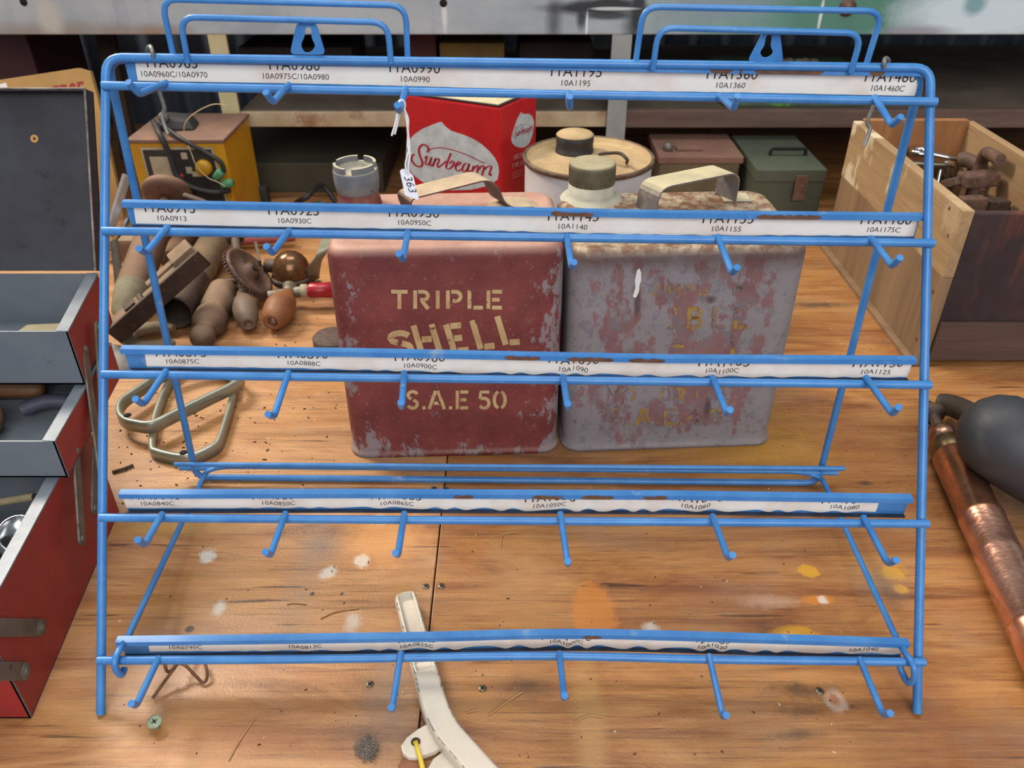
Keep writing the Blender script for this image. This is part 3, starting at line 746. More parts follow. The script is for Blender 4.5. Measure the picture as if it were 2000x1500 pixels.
# the splash of white paint
prism(b, [cf(u, v) for u, v in ((1238, 581), (1236, 578), (1241, 562), (1240, 547), (1244, 528), (1249, 524), (1252, 532), (1252, 548), (1249, 556), (1248, 568), (1243, 580))], cn * .0004, 2)
mk('body', b, [m2, M['canyel'], mat('white_paint_splash', L(240, 240, 238), rough=.6)], root)
nb = az(1154, 385, H2 - .003)
M['zinc'] = mat('crusted_zinc_neck', L(176, 172, 160), L(146, 140, 128), 50, rough=.7, dust=(L(204, 198, 172), .8))
b = bm_new(); lathe(b, nb, (0, 0, 1), [(.034, -.001), (.03, .003), (.0255, .006), (.0245, .024), (0, .024)], 28); mk('neck', b, M['zinc'], root)
M['olivecap'] = mat('old_brass_cap', L(112, 104, 82), L(92, 86, 68), 90, rough=.6, metal=.2, dust=(L(176, 164, 132), .95))
b = bm_new(); c0 = nb + V((0, 0, .016)); n = 72
lathe(b, c0, (0, 0, 1), [(0, 0), (.0242, 0), (.0249, .001), (.0249, .021), (.0242, .0228), (.0217, .0238), (0, .0238)], 48)
for k in range(60):
    a = 2 * math.pi * k / 60; d = V((math.cos(a), math.sin(a), 0))
    bar(b, c0 + d * .0249 + V((0, 0, .0025)), c0 + d * .0249 + V((0, 0, .0195)), .0013, .0008, up=d)
mk('cap', b, M['olivecap'], root)
M['strap2'] = mat('pale_crusted_handle', L(112, 104, 104), L(150, 138, 116), 70, .5, .7, rough=.6, metal=.1, dust=(L(200, 188, 150), .95))
hz = H2 - .004
A0 = az(1262, 414, hz); B0 = az(1416, 388, hz); hd = (B0 - A0).normalized()
b = bm_new(); strap(b, [A0 + up * .001, A0 + up * .030 + hd * .002, B0 + up * .034 + hd * .002, B0 + up * .002], .031, .0018, uy * .86 - ux * .48)
box(b, tuple(B0 + V((-.004, -.012, -.001))), tuple(B0 + V((.026, .014, .0016))))
mk('handle', b, M['strap2'], root)

# ------------------------------------------------------------------ red and white tin behind the cans
TZ = 0.272
c0 = az(976, 210, TZ); cl = az(787, 184, TZ); cr = az(1049, 178, TZ)
c0, cl, cr = [V((p.x, p.y, 0)) for p in (c0, cl, cr)]
cb4 = cl + cr - c0
tin = thing('rectangular_tin', (c0 + cb4) / 2, 'tall red rectangular tin with a white drop shaped emblem, behind the left oil can', 'tin')
t = NT('red_tin_paint'); t.bump(t.noise(200, 4), .05)
col = t.mix(t.mapr(t.noise(30, 5, .6), .4, .7), L(196, 28, 34), L(178, 24, 32))
col = t.mix(t.mapr(t.noise(120, 6, .7), .66, .72, 0, .7), col, L(136, 70, 66))
mred = t.done(col, .35)
M['tinwhite'] = mat('tin_white_print', L(204, 210, 210), L(178, 186, 186), 60, rough=.4, patches=((L(120, 116, 112), 120, .66, .72),))
M['tinscript'] = mat('tin_red_print', L(164, 26, 44), rough=.4)
M['tincream'] = mat('tin_cream_top', L(214, 204, 170), L(190, 176, 140), 30, rough=.5)
M['tinedge'] = mat('tin_dark_seam', L(44, 30, 28), rough=.6)
b = bm_new(); UPT = V((0, 0, TZ))
hexa(b, [cl, c0, cr, cb4, cl + UPT, c0 + UPT, cr + UPT, cb4 + UPT], 0, .0035)
ftn = (c0 - cl).cross(V((0, 0, 1))).normalized()
if ftn.y > 0: ftn = -ftn
ftn2 = (cr - c0).cross(V((0, 0, 1))).normalized()
if ftn2.x < 0: ftn2 = -ftn2
def mkmap(n, p): return lambda x, y, o: apl(780 + x / 7.143, 190 + y / 7.143, p + n * o, n)
fm, sm_ = mkmap(ftn, c0), mkmap(ftn2, c0)
BL = [(590, 343), (545, 350), (440, 390), (320, 440), (210, 515), (135, 600), (98, 700), (90, 800), (98, 900), (130, 990), (190, 1080), (290, 1160), (450, 1250), (700, 1300), (1000, 1290), (1250, 1230), (1370, 1150), (1390, 1040), (1380, 940), (1330, 840), (1250, 745), (1150, 655), (1040, 585), (930, 535), (850, 507), (725, 468), (660, 420), (615, 375)]
SM = [(1700, 205), (1718, 226), (1750, 235), (1800, 228), (1850, 258), (1878, 330), (1874, 430), (1845, 560), (1810, 650), (1762, 692), (1690, 705), (1620, 685), (1575, 640), (1560, 580), (1575, 500), (1602, 420), (1640, 310), (1675, 240)]
cen = (740, 850); face(b, [fm(x, y, .0003) for x, y in BL], 1)
face(b, [sm_(x, y, .0003) for x, y in SM], 1)
SCR = [([(385, 768), (408, 735), (390, 685), (335, 660), (288, 690), (272, 750), (288, 820), (316, 890), (320, 938), (288, 968), (230, 950), (182, 900), (166, 850), (185, 808), (214, 800)], 14, 24),
       ([(352, 850), (385, 820), (372, 880), (365, 928), (388, 945), (425, 900), (448, 840)], 5, 18), ([(448, 838), (432, 900), (425, 948), (445, 958), (470, 930)], 6, 20),
       ([(508, 848), (485, 910), (468, 966)], 16, 20), ([(480, 915), (512, 870), (548, 855), (553, 885), (532, 940), (540, 978), (566, 965), (610, 930), (652, 890)], 6, 20),
       ([(722, 778), (692, 850), (660, 935), (655, 985), (690, 1002), (742, 962), (764, 910), (738, 890), (704, 925)], 8, 22),
       ([(770, 968), (830, 940), (854, 915), (826, 900), (795, 940), (785, 990), (812, 1030), (862, 1005)], 6, 22),
       ([(960, 935), (920, 925), (885, 978), (880, 1022), (908, 1042), (950, 1000), (978, 928)], 6, 22), ([(978, 928), (956, 1000), (965, 1042), (995, 1020)], 8, 20),
       ([(1036, 955), (1012, 1040), (1000, 1080)], 16, 20), ([(1020, 1020), (1080, 955), (1104, 965), (1082, 1050), (1070, 1090)], 6, 20),
       ([(1092, 1020), (1160, 955), (1184, 975), (1160, 1060), (1150, 1095)], 6, 20), ([(1172, 1020), (1240, 965), (1284, 968), (1256, 1065), (1262, 1090), (1290, 1070)], 6, 20),
       ([(405, 738), (480, 712), (600, 708), (740, 735), (880, 780), (1000, 830), (1100, 880), (1195, 922)], 9, 9)]
def script(mp, off, tr, k):
    for pts, wmin, wmax in SCR:
        q = [(p.x, p.y) for p in spline([V((x, y, 0)) for x, y in pts], 6)]; q = [tr(*p) for p in q]; ws = []
        for i in range(len(q)):
            a, c = q[max(i - 1, 0)], q[min(i + 1, len(q) - 1)]; l = math.hypot(c[0] - a[0], c[1] - a[1]) or 1
            d = abs((c[1] - a[1]) / l * .95 - (c[0] - a[0]) / l * .3)
            ws.append(k * (wmin + (wmax - wmin) * min(1, d) ** 1.6))
        stroke(b, q, ws, lambda x, y: mp(x, y, off), 2)
script(fm, .0006, lambda x, y: (x, y), 1.45)
script(sm_, .0006, lambda x, y: (1588 + (x - 165) / 1120 * 272, 440 + (y - 660) / 400 * 190 - (x - 165) / 1120 * 190), .34)
for row, (wd_, x0, y0) in enumerate((('INSTR', 1588, 880), ('FORYOU', 1580, 990))):
    for i, ch in enumerate(wd_):
        x = x0 + i * 30 + (14 if row and i > 2 else 0)
        glyph(b, ch, (x, y0 - i * 10), (22, -8), (2, -70), 8, lambda p, q: sm_(p, q, .0005), 3)
for row in range(3):
    stroke(b, [(1576, 1060 + row * 34), (1640, 1036 + row * 34), (1720, 1010 + row * 34)], 7, lambda p, q: sm_(p, q, .0005), 3)
mk('body', b, [mred, M['tinwhite'], M['tinscript'], mat('tin_pale_print', L(206, 150, 150), rough=.5)], tin)
b = bm_new(); ins = [p.lerp((c0 + cb4) / 2, .012) for p in (cl, c0, cr, cb4)]
hexa(b, [p + UPT * 1.0 for p in ins] + [p + UPT + V((0, 0, .0022)) for p in ins], 0, .0008)
ins2 = [p.lerp((c0 + cb4) / 2, .05) for p in (cl, c0, cr, cb4)]
hexa(b, [p + UPT + V((0, 0, .0018)) for p in ins2] + [p + UPT + V((0, 0, .003)) for p in ins2], 1)
mk('lid', b, [M['tinedge'], M['tincream']], tin)
lc = (c0 + cb4) / 2 + UPT + V((0, 0, .003))
b = bm_new(); lathe(b, lc, (0, 0, 1), [(.026, 0), (.026, .005), (.024, .006), (0, .006)], 28); mk('cap', b, M['tinedge'], tin)

# ------------------------------------------------------------------ round dusty drum with a screw cap and wire handle
RZ = .215
pf_, pb_ = az(1150, 352, RZ), az(1150, 262, RZ); pl_, pr_ = az(1021, 306, RZ), az(1279, 306, RZ)
rad = (pr_ - pl_).length / 2; cx = V(((pl_.x + pr_.x) / 2, (pf_.y + pb_.y) / 2, 0))
drum = thing('round_drum', cx, 'round white drum with a dusty top and black screw cap behind the right oil can', 'drum')
M['drumwhite'] = mat('white_drum_paint', L(206, 204, 204), L(190, 182, 180), 14, rough=.4, patches=((L(190, 120, 130), 40, .68, .74),))
M['dusttop'] = mat('dust_covered_tin', L(186, 160, 118), L(160, 132, 94), 26, .4, .7, rough=.9, patches=((L(120, 96, 70), 60, .66, .72),), bump=(200, .2))
b = bm_new(); lathe(b, cx, (0, 0, 1), [(0, 0), (rad - .004, 0), (rad - .002, .003), (rad - .003, .006), (rad - .003, RZ - .008), (rad - .004, RZ - .006)], 56); mk('body', b, M['drumwhite'], drum)
b = bm_new(); lathe(b, cx, (0, 0, 1), [(rad - .004, RZ - .006), (rad, RZ - .005), (rad + .0003, RZ), (rad - .002, RZ + .0015), (rad - .0045, RZ), (rad - .005, RZ - .006), (rad - .008, RZ - .007), (rad * .5, RZ - .003), (0, RZ - .003)], 56)
for f in b.faces:
    r_ = max((v.co - V((cx.x, cx.y, v.co.z))).length for v in f.verts)
    f.material_index = 1 if r_ < rad - .0042 else 0
mk('top', b, [mat('brown_rim', L(120, 96, 74), L(70, 52, 42), 40, rough=.6), M['dusttop']], drum)
cp_ = az(1122, 291, RZ)
b = bm_new(); lathe(b, (cp_.x, cp_.y, RZ - .004), (0, 0, 1), [(.026, 0), (.026, .005), (.0245, .006), (.0255, .009), (.0245, .011), (.0255, .014), (.0255, .024), (.0225, .0265), (.0, .0265)], 32)
for f in b.faces:
    if min(v.co.z for v in f.verts) > RZ + .0195: f.material_index = 1
mk('cap', b, [mat('black_cap', L(52, 46, 42), L(34, 30, 28), 50, rough=.6), M['dusttop']], drum)
b = bm_new(); z = RZ + .002
tube(b, fillet([az(1168, 308, z - .005), az(1172, 300, z + .008), az(1212, 298, z + .010), az(1226, 312, z + .006), az(1224, 318, z - .004)], .008), .0022, 8)
mk('wire_handle', b, mat('dark_wire', L(66, 56, 48), rough=.6, metal=.3), drum)


# ------------------------------------------------------------------ wooden crate with rusty tools, right
CH = .2093; CX0, CX1, CY0, CY1 = .522, .705, .8985, 1.265
crate = thing('wooden_crate', ((CX0 + CX1) / 2, (CY0 + CY1) / 2, 0), 'open wooden crate of rusty tools with a dark stained front, right end of bench', 'crate')
def timber(name, a, b_, c, ax, seed, extra=None, bump=.3):
    t = NT(name); st = [26, 26, 26]; st[ax] = 2.4; st2 = [170, 170, 170]; st2[ax] = 9
    col = t.mix(t.mapr(t.noise(1, 6, .65, stretch=tuple(st), dist=.7, off=(seed, seed, 0)), .36, .66), a, b_)
    col = t.mix(t.mapr(t.noise(1, 6, .7, stretch=tuple(st2), off=(seed, 1, 2)), .55, .75, 0, .7), col, c)
    if extra: col = extra(t, col)
    t.bump(t.noise(1, 5, .6, stretch=tuple(st2)), bump); return t.done(col, .82, 0, .25)
def splash(t, col):
    o = t.sep()
    f = t.mapr(t.noise(1, 6, .62, stretch=(20, 20, 9), off=(3, 1, 0)), .5, .56, 0, .9)
    f = t.math('MULTIPLY', f, t.mapr(o[1], -.16, .12, .25, 1))
    col = t.mix(f, col, L(214, 198, 166))
    return col
def darkstain(t, col):
    n = t.noise(1, 6, .65, stretch=(7, 7, 3), off=(2, 0, 0))
    col = t.mix(t.mapr(n, .4, .6), L(72, 56, 54), L(54, 42, 44))
    return t.mix(t.mapr(t.noise(1, 5, .6, stretch=(14, 14, 4), off=(7, 3, 2)), .56, .7, 0, .8), col, L(124, 70, 52))
def blotch(t, col):
    return t.mix(t.mapr(t.noise(1, 5, .6, stretch=(8, 9, 12), off=(1, 9, 2)), .58, .7, 0, .75), col, L(66, 50, 44))
tb = mat('crate_inside', L(150, 104, 66), L(122, 80, 48), 14, rough=.8)
m_side_low = timber('crate_side_low', L(146, 118, 90), L(122, 98, 74), L(96, 76, 58), 2, 1)
m_side_top = timber('crate_side_top', L(176, 146, 108), L(150, 120, 86), L(120, 94, 66), 1, 4, splash)
m_front_top = timber('crate_front_dark', L(72, 56, 54), L(58, 46, 46), L(40, 32, 34), 2, 6, darkstain)
m_front_low = timber('crate_front_low', L(98, 76, 66), L(82, 62, 54), L(58, 44, 40), 0, 8, blotch)
m_back = timber('crate_back', L(166, 116, 74), L(138, 92, 56), L(104, 66, 42), 2, 3)
m_right = timber('crate_right', L(166, 134, 98), L(142, 110, 78), L(112, 84, 60), 1, 5)
tk = .013
b = bm_new(); box(b, (CX0, CY0, .006), (CX0 + tk, CY1, .1235), bev=.0012); mk('side_board', b, m_side_low, crate)
b = bm_new(); box(b, (CX0 - .0004, CY0, .124), (CX0 + tk, CY1, CH), bev=.0012); mk('side_board', b, m_side_top, crate)
b = bm_new(); box(b, (CX0 - .009, CY0 - .002, 0), (CX0 + .004, CY1, .0062), bev=.001); mk('base_batten', b, m_side_low, crate)
b = bm_new(); box(b, (CX0 + tk + .0005, CY0 + .001, .0635), (CX1 - tk - .0005, CY0 + tk, CH - .004), bev=.0015); mk('front_board', b, m_front_top, crate)
b = bm_new(); box(b, (CX0 + tk + .0005, CY0 - .004, .008), (CX1 - tk - .0005, CY0 + tk, .063), bev=.002); mk('front_board', b, m_front_low, crate)
b = bm_new(); box(b, (CX0 + .006, CY0 + .01, .0), (CX1 - .002, CY0 + .03, .0078)); mk('base_batten', b, m_front_low, crate)
b = bm_new(); box(b, (CX0 + tk, CY1 - tk, .006), (CX1 - tk, CY1, CH + .004), bev=.0012); mk('back_board', b, m_back, crate)
b = bm_new(); box(b, (CX1 - tk, CY0, .006), (CX1, CY1, CH), bev=.0012); mk('side_board', b, m_right, crate)
b = bm_new(); box(b, (CX0 + tk, CY0 + tk, .008), (CX1 - tk, CY1 - tk, .018)); mk('floor_board', b, m_back, crate)
for (y, z) in ((.915, .172), (.91, .10), (.913, .03), (.93, .205)):
    b = bm_new(); ball(b, (CX0 - .0004, y, min(z, .2)), .0026, 10, (.3, 1, 1)); mk('nail', b, M['rustchip'], crate)

M['rust'] = mat('rusty_iron', L(118, 88, 72), L(86, 66, 58), 70, rough=.62, metal=.3, patches=((L(150, 106, 78), 120, .58, .70), (L(62, 50, 46), 60, .58, .70), (L(150, 138, 126), 180, .66, .74)), bump=(320, .6))
M['rustdark'] = mat('dark_rusty_iron', L(92, 70, 58), L(60, 50, 46), 70, rough=.55, metal=.4, patches=((L(124, 96, 80), 140, .62, .72),), bump=(320, .5))
M['chrome'] = mat('worn_chrome', L(214, 216, 218), L(186, 188, 190), 50, rough=.16, metal=1.0)
fz = .021
def lean(p, dx, dy): return V((min(max(p.x + dx * .15, CX0 + .03), CX1 - .03), min(max(p.y + dy * .15, CY0 + .03), CY1 - .03), fz))
def caz(u, v, z):
    p = az(u, v, z); return V((min(max(p.x, CX0 + tk + .014), CX1 - tk - .012), min(max(p.y, CY0 + tk + .014), CY1 - tk - .014), z))
def crate_tool(name, bm, m, label, cat): return tag(mk(name, bm, m), label, cat, 'tools in the wooden crate')
# ring spanner, chrome
a_, c_ = caz(1796, 296, .172), caz(1870, 312, .168)
d_ = (c_ - a_).normalized(); b = bm_new()
ring = [a_ + d_ * .012 * math.cos(k * math.pi / 8) + V((-d_.y, d_.x, 0)) * .012 * math.sin(k * math.pi / 8) for k in range(16)]
tube(b, ring, .0048, 8, closed=True); tube(b, [a_ + d_ * .012, c_, c_ + V((.006, 0, -.02)), V((c_.x + .01, c_.y, fz))], .0042, 8)
crate_tool('ring_spanner', b, M['chrome'], 'shiny chrome ring spanner sticking up at the back of the crate', 'spanner')
b = bm_new(); a_ = caz(1776, 318, .155); c_ = caz(1850, 322, .155); bar(b, a_, c_, .011, .006, bev=.002); tube(b, [c_, c_ + V((.004, -.004, -.02)), lean(c_, .03, -.03)], .004, 8)
crate_tool('open_spanner', b, mat('satin_steel', L(150, 148, 132), L(120, 116, 100), 40, rough=.35, metal=.8), 'flat dull steel spanner just under the chrome ring spanner in the crate', 'spanner')
b = bm_new(); a_ = caz(1838, 326, .148); c_ = caz(1868, 318, .150); tube(b, spline([a_, (a_ + c_) / 2 + V((0, 0, .004)), c_], 5), .006, 10); tube(b, [a_, V((a_.x - .02, a_.y - .06, fz))], .004, 8)
crate_tool('chrome_socket_bar', b, M['chrome'], 'short shiny chrome bar in the crate, below the ring spanner shaft', 'socket bar')
b = bm_new(); P = [caz(1874, 312, .172), caz(1890, 313, .174), caz(1915, 325, .17), caz(1940, 330, .168), caz(1962, 318, .17)]
sweep(b, spline(P, 5), circ(.0085, 8, .011), up=(0, 0, 1)); tube(b, [P[-1], lean(P[-1], -.02, -.08)], .006, 8)
crate_tool('rusty_wrench_jaw', b, M['rust'], 'red-brown rusty curved wrench jaw lying across the crate', 'wrench')
b = bm_new(); a_, c_ = caz(1925, 296, .198), caz(1998, 312, .200); c_.x = min(c_.x, CX1 - .034); tube(b, fillet([V((a_.x + .006, min(a_.y + .012, CY1 - tk - .012), fz)), a_ + V((.004, .008, -.02)), a_, c_], .008), .0085, 12)
crate_tool('iron_rod', b, M['rust'], 'round rusty iron rod resting on the right side of the crate', 'rod')
b = bm_new(); a_, c_ = caz(1876, 352, .168), caz(1948, 347, .170); bar(b, a_, c_, .026, .018, bev=.003); bar(b, caz(1846, 360, .155), a_, .018, .012, bev=.002); tube(b, [(a_ + c_) / 2, lean((a_ + c_) / 2, .0, .06)], .0075, 10)
crate_tool('hammer_head', b, M['rust'], 'square faced rusty hammer head in the middle of the crate', 'hammer')
b = bm_new(); a_, c_ = caz(1900, 376, .142), caz(2010, 372, .144); c_.x = min(c_.x, CX1 - .016); bar(b, a_, c_, .020, .011, bev=.002); bar(b, V((c_.x - .02, c_.y + .01, fz)), V((c_.x - .02, c_.y, .155)), .012, .012, up=(0, 1, 0))
crate_tool('flat_iron_bar', b, M['rust'], 'flat rusty iron bar below the square hammer head in the crate', 'bar')
b = bm_new(); a_, c_ = caz(1874, 398, .155), caz(1921, 396, .155); bar(b, a_, c_, .016, .018, bev=.002); bar(b, V((a_.x + .02, a_.y + .006, fz)), V((a_.x + .02, a_.y + .004, .15)), .012, .012, up=(0, 1, 0))
crate_tool('cold_chisel', b, M['rust'], 'short square rusty chisel end against the front board of the crate', 'chisel')
b = bm_new(); a_, c_ = caz(1926, 398, .15), caz(1996, 398, .15); bar(b, a_, c_, .02, .014, bev=.002); bar(b, V((a_.x + .03, a_.y + .01, fz)), V((a_.x + .03, a_.y + .005, .146)), .012, .012, up=(0, 1, 0))
crate_tool('iron_block', b, M['rustdark'], 'dark iron block beside the chisel end at the front of the crate', 'block')
for k, (u0, v0, u1, v1, z) in enumerate(((1838, 352, 1862, 340, .128), (1850, 374, 1876, 362, .110))):
    b = bm_new(); a_, c_ = caz(u0, v0, z), caz(u1, v1, z); tube(b, [lean(a_, 0, 0), a_, c_], .006, 10)
    crate_tool('dark_iron_tool', b, M['rustdark'], ('dark rounded iron bar beside the crate side, below the chrome bar', 'dark iron bar left of the square hammer head', 'dark iron bar half hidden below the flat spanner')[k], 'bar')

# ------------------------------------------------------------------ red cantilever toolbox, left
M['tbred'] = mat('toolbox_red', L(158, 42, 42), L(132, 36, 38), 14, rough=.45, patches=((L(120, 60, 56), 26, .62, .74), (L(176, 120, 110), 160, .70, .74), (L(70, 46, 44), 60, .72, .76)))
M['tbgrey'] = mat('toolbox_grey', L(116, 124, 132), L(100, 108, 118), 10, rough=.45, metal=.15, patches=((L(92, 96, 100), 50, .66, .72), (L(70, 70, 72), 140, .71, .74)))
M['tbrim'] = mat('toolbox_rim', L(128, 134, 142), L(112, 118, 126), 60, rough=.45, metal=.2, patches=((L(150, 110, 96), 70, .64, .70),))
M['tbblack'] = mat('toolbox_black_lid', L(38, 36, 42), L(52, 52, 60), 16, rough=.55, patches=((L(92, 80, 46), 10, .68, .8), (L(24, 22, 26), 40, .6, .7)))
M['link'] = mat('toolbox_link_steel', L(122, 118, 110), L(94, 88, 80), 40, rough=.5, metal=.5, patches=((L(84, 62, 50), 50, .62, .7),))
def XR(y): return -.3717 - .112 * (y - .389)
tbx = thing('cantilever_toolbox', (-.56, .57, 0), 'open red cantilever toolbox with grey trays stepped up behind each other, left end of bench', 'toolbox')
XL = -.76
def tray(b, y0, y1, z0, z1, base=True, xr0=None, xr1=None):
    a, c = xr0 if xr0 is not None else XR(y0), xr1 if xr1 is not None else XR(y1); th = .0016
    # front, back, right (red), left, floor as thin sheet boxes
    hexa(b, [(XL, y0, z0), (a, y0, z0), (a, y0 + th, z0), (XL, y0 + th, z0), (XL, y0, z1), (a, y0, z1), (a, y0 + th, z1), (XL, y0 + th, z1)], 1)
    hexa(b, [(XL, y1 - th, z0), (c, y1 - th, z0), (c, y1, z0), (XL, y1, z0), (XL, y1 - th, z1), (c, y1 - th, z1), (c, y1, z1), (XL, y1, z1)], 1)
    hexa(b, [(a - th, y0, z0), (a, y0, z0), (c, y1, z0), (c - th, y1, z0), (a - th, y0, z1), (a, y0, z1), (c, y1, z1), (c - th, y1, z1)], 0)
    hexa(b, [(XL, y0, z0), (XL + th, y0, z0), (XL + th, y1, z0), (XL, y1, z0), (XL, y0, z1), (XL + th, y0, z1), (XL + th, y1, z1), (XL, y1, z1)], 0)
    hexa(b, [(XL, y0, z0), (a, y0, z0), (c, y1, z0), (XL, y1, z0), (XL, y0, z0 + th), (a, y0, z0 + th), (c, y1, z0 + th), (XL, y1, z0 + th)], 1)
    # rolled rim turned inward on the right end
    rw = .0105
    hexa(b, [(a - rw, y0 + .001, z1 - .001), (a + .0004, y0, z1 - .001), (c + .0004, y1, z1 - .001), (c - rw, y1, z1 - .001), (a - rw, y0 + .001, z1 + .0006), (a + .0004, y0, z1 + .0006), (c + .0004, y1, z1 + .0006), (c - rw, y1, z1 + .0006)], 2)
mats_t = [M['tbred'], M['tbgrey'], M['tbrim']]
b = bm_new(); tray(b, .385, .62, 0.0, .110); 
for f in b.faces:       # the box body is red outside at the front as well
    if f.material_index == 1 and all(abs(v.co.y - .385) < 1e-5 for v in f.verts): f.material_index = 0
mk('box_body', b, mats_t, tbx)
b = bm_new(); tray(b, .540, .700, .1115, .150, xr0=-.3795, xr1=-.398); mk('tray', b, mats_t, tbx)
b = bm_new(); tray(b, .622, .738, .1525, .2077, xr0=-.3885, xr1=-.4110); mk('tray', b, mats_t, tbx)
# raised lid, leaning back
ly0, lz0, ly1, lz1 = .742, .2085, .815, .363
b = bm_new(); ld = V((0, ly1 - ly0, lz1 - lz0)).normalized(); ln = V((0, -ld.z, ld.y))
P = [V((XL, ly0, lz0)), V((-.4065, ly0, lz0)), V((-.4040, ly1, lz1)), V((XL, ly1, lz1))]
hexa(b, P + [p - ln * -.0018 for p in P])
for i, j in ((1, 2), (2, 3)): hexa(b, [P[i], P[i] + (P[j] - P[i]).cross(ln).normalized() * -.0018, P[j] + (P[j] - P[i]).cross(ln).normalized() * -.0018, P[j], P[i] + ln * .016, P[i] + (P[j] - P[i]).cross(ln).normalized() * -.0018 + ln * .016, P[j] + (P[j] - P[i]).cross(ln).normalized() * -.0018 + ln * .016, P[j] + ln * .016])
tube(b, [P[3] + ln * .0165, P[2] + ln * .0165], .0011, 6, mi=1)
tube(b, [P[2] + ln * .0165, P[1] + ln * .0165], .0011, 6, mi=1)
pk = apl(67, 271, P[0] + ln * .002, ln); lathe(b, pk, ln, [(.004, 0), (.0036, .0006), (.0016, .0006), (.0014, -.0003), (0, -.0003)], 14, 2)
mk('lid', b, [M['tbblack'], mat('lid_edge', L(150, 140, 130), L(90, 80, 74), 60, rough=.6), mat('bare_rivet_hole', L(190, 140, 76), rough=.6)], tbx)
def linkbar(pts, w=.0125):
    """flat link arm on the outside of the right end, given by pixel centres and their y"""
    P = [ay(u, v, y) for u, v, y in pts]
    b = bm_new(); t_ = (P[-1] - P[0]).normalized(); nx = V((1, .11, 0)).normalized(); sd = t_.cross(nx).normalized() * w / 2
    out = []
    for k in range(9):
        a = math.pi * k / 8; out.append(P[0] - t_ * (w / 2) * math.sin(a) * -1 * -1 + sd * math.cos(a))
    for k in range(9):
        a = math.pi * k / 8; out.append(P[-1] + t_ * (w / 2) * math.sin(a) - sd * math.cos(a))
    prism(b, out, nx * .002, bev=.0005)
    for p in (P[0], P[-1]): lathe(b, p + nx * .0015, nx, [(.0036, 0), (.0036, .001), (.002, .0022), (0, .0024)], 14)
    return mk('link_arm', b, M['link'], tbx)
linkbar([(163, 682, .648), (196, 925, .575)])
linkbar([(189, 640, .678), (198, 800, .628)])
linkbar([(146, 880, .570), (157, 1052, .520)])
linkbar([(184, 880, .600), (182, 992, .560)])
# two short flat arms at the front of the red end panel
for (u0, uR, v0) in ((-40, 79, 1226), (-18, 48, 1311)):
    n_ = V((.994, .1113, 0)); pq = V((-.3717 + .0012, .389, 0)); p0_, p1_ = apl(u0, v0, pq, n_), apl(uR, v0, pq, n_)
    b = bm_new(); bar(b, p0_, p1_, .0022, .0135, up=(p1_ - p0_).cross(n_), bev=.0008)
    lathe(b, p1_ + n_ * .0008, n_, [(.0068, -.0012), (.0068, .0004), (.0062, .0008), (.0034, .0008), (.0034, .0016), (.002, .0022), (0, .0022)], 18)
    mk('link_arm', b, M['link'], tbx)
# things in the trays
M['oldwood'] = mat('old_tool_wood', L(110, 76, 48), L(84, 58, 38), 10, rough=.6, stretch=(3, 30, 30))
g = 'tools in the red toolbox'
b = bm_new(); lathe(b, V((-.72, .655, .125)), (1, 0, 0), [(0, 0), (.010, .002), (.0115, .05), (.0105, .15), (.009, .26), (.007, .268), (0, .27)], 18)
tag(mk('wooden_file', b, M['oldwood']), 'long brown wooden handled file at the back of the middle grey tray', 'file', g)
b = bm_new(); lathe(b, V((-.60, .584, .1332)), V((1, .10, 0)), [(0, 0), (.013, .004), (.0165, .03), (.018, .09), (.0175, .125), (.013, .138), (0, .142)], 20)
tag(mk('wooden_mallet_head', b, mat('mallet_wood', L(132, 100, 74), L(112, 84, 60), 20, rough=.6)), 'rounded wooden mallet head at the front of the middle grey tray', 'mallet', g)
b = bm_new(); tube(b, spline([(-.455, .622, .124), (-.435, .630, .128), (-.412, .634, .124)], 6), .007, 10)
tag(mk('blue_grip', b, mat('dull_blue_grip', L(66, 66, 84), L(50, 50, 62), 30, rough=.6)), 'dull blue grip beside the mallet head in the middle tray', 'grip', g)
b = bm_new(); hexa(b, [V((-.475, .650, .155)), V((-.40, .650, .155)), V((-.405, .70, .158)), V((-.47, .70, .158)), V((-.472, .650, .1795)), V((-.402, .650, .184)), V((-.407, .69, .18)), V((-.468, .69, .177))], 0, .002)
for k in range(2):
    q0 = V((-.468 + k * .032, .6495, .1735)); face(b, [q0, q0 + V((.026, 0, .0022)), q0 + V((.026, 0, .0062)), q0 + V((0, 0, .004))], 1)
tag(mk('small_carton', b, [mat('cream_card', L(176, 164, 130), L(150, 136, 106), 30, rough=.8), mat('carton_red_print', L(150, 56, 50), rough=.8)]), 'small cream carton with red print in the top grey tray', 'carton', g)
b = bm_new(); c0_ = az(40, 1042, .088); axx = V((.42, -.2, .65)).normalized()
lathe(b, c0_ - axx * .055, axx, [(.0, .001), (.0172, 0), (.0172, .054), (.0165, .056), (.0150, .054), (.0150, .012), (0, .012)], 28)
tag(mk('steel_socket', b, M['chrome']), 'round chrome socket with its open end up, in the red box body', 'socket', g)
b = bm_new(); lathe(b, az(-60, 1152, .024), az(48, 1145, .034) - az(-60, 1152, .024), [(0, 0), (.017, .001), (.017, .06), (.015, .072), (0, .073)], 24)
tag(mk('chrome_cylinder', b, mat('dark_chrome', L(120, 120, 122), L(70, 70, 74), 40, rough=.2, metal=.9)), 'dark shiny chrome cylinder lying in the red box body', 'cylinder', g)
b = bm_new(); a_ = az(66, 970, .096); tube(b, [az(-60, 990, .088), a_], .0035, 8); tube(b, [a_, a_ + (a_ - az(-60, 990, .088)).normalized() * .012], .0026, 8, mi=1)
tag(mk('paint_brush_stick', b, [mat('worn_stick', L(140, 128, 96), L(110, 100, 76), 40, rough=.8), M['black']]), 'thin pale stick with a dark tip lying over the red box body', 'stick', g)
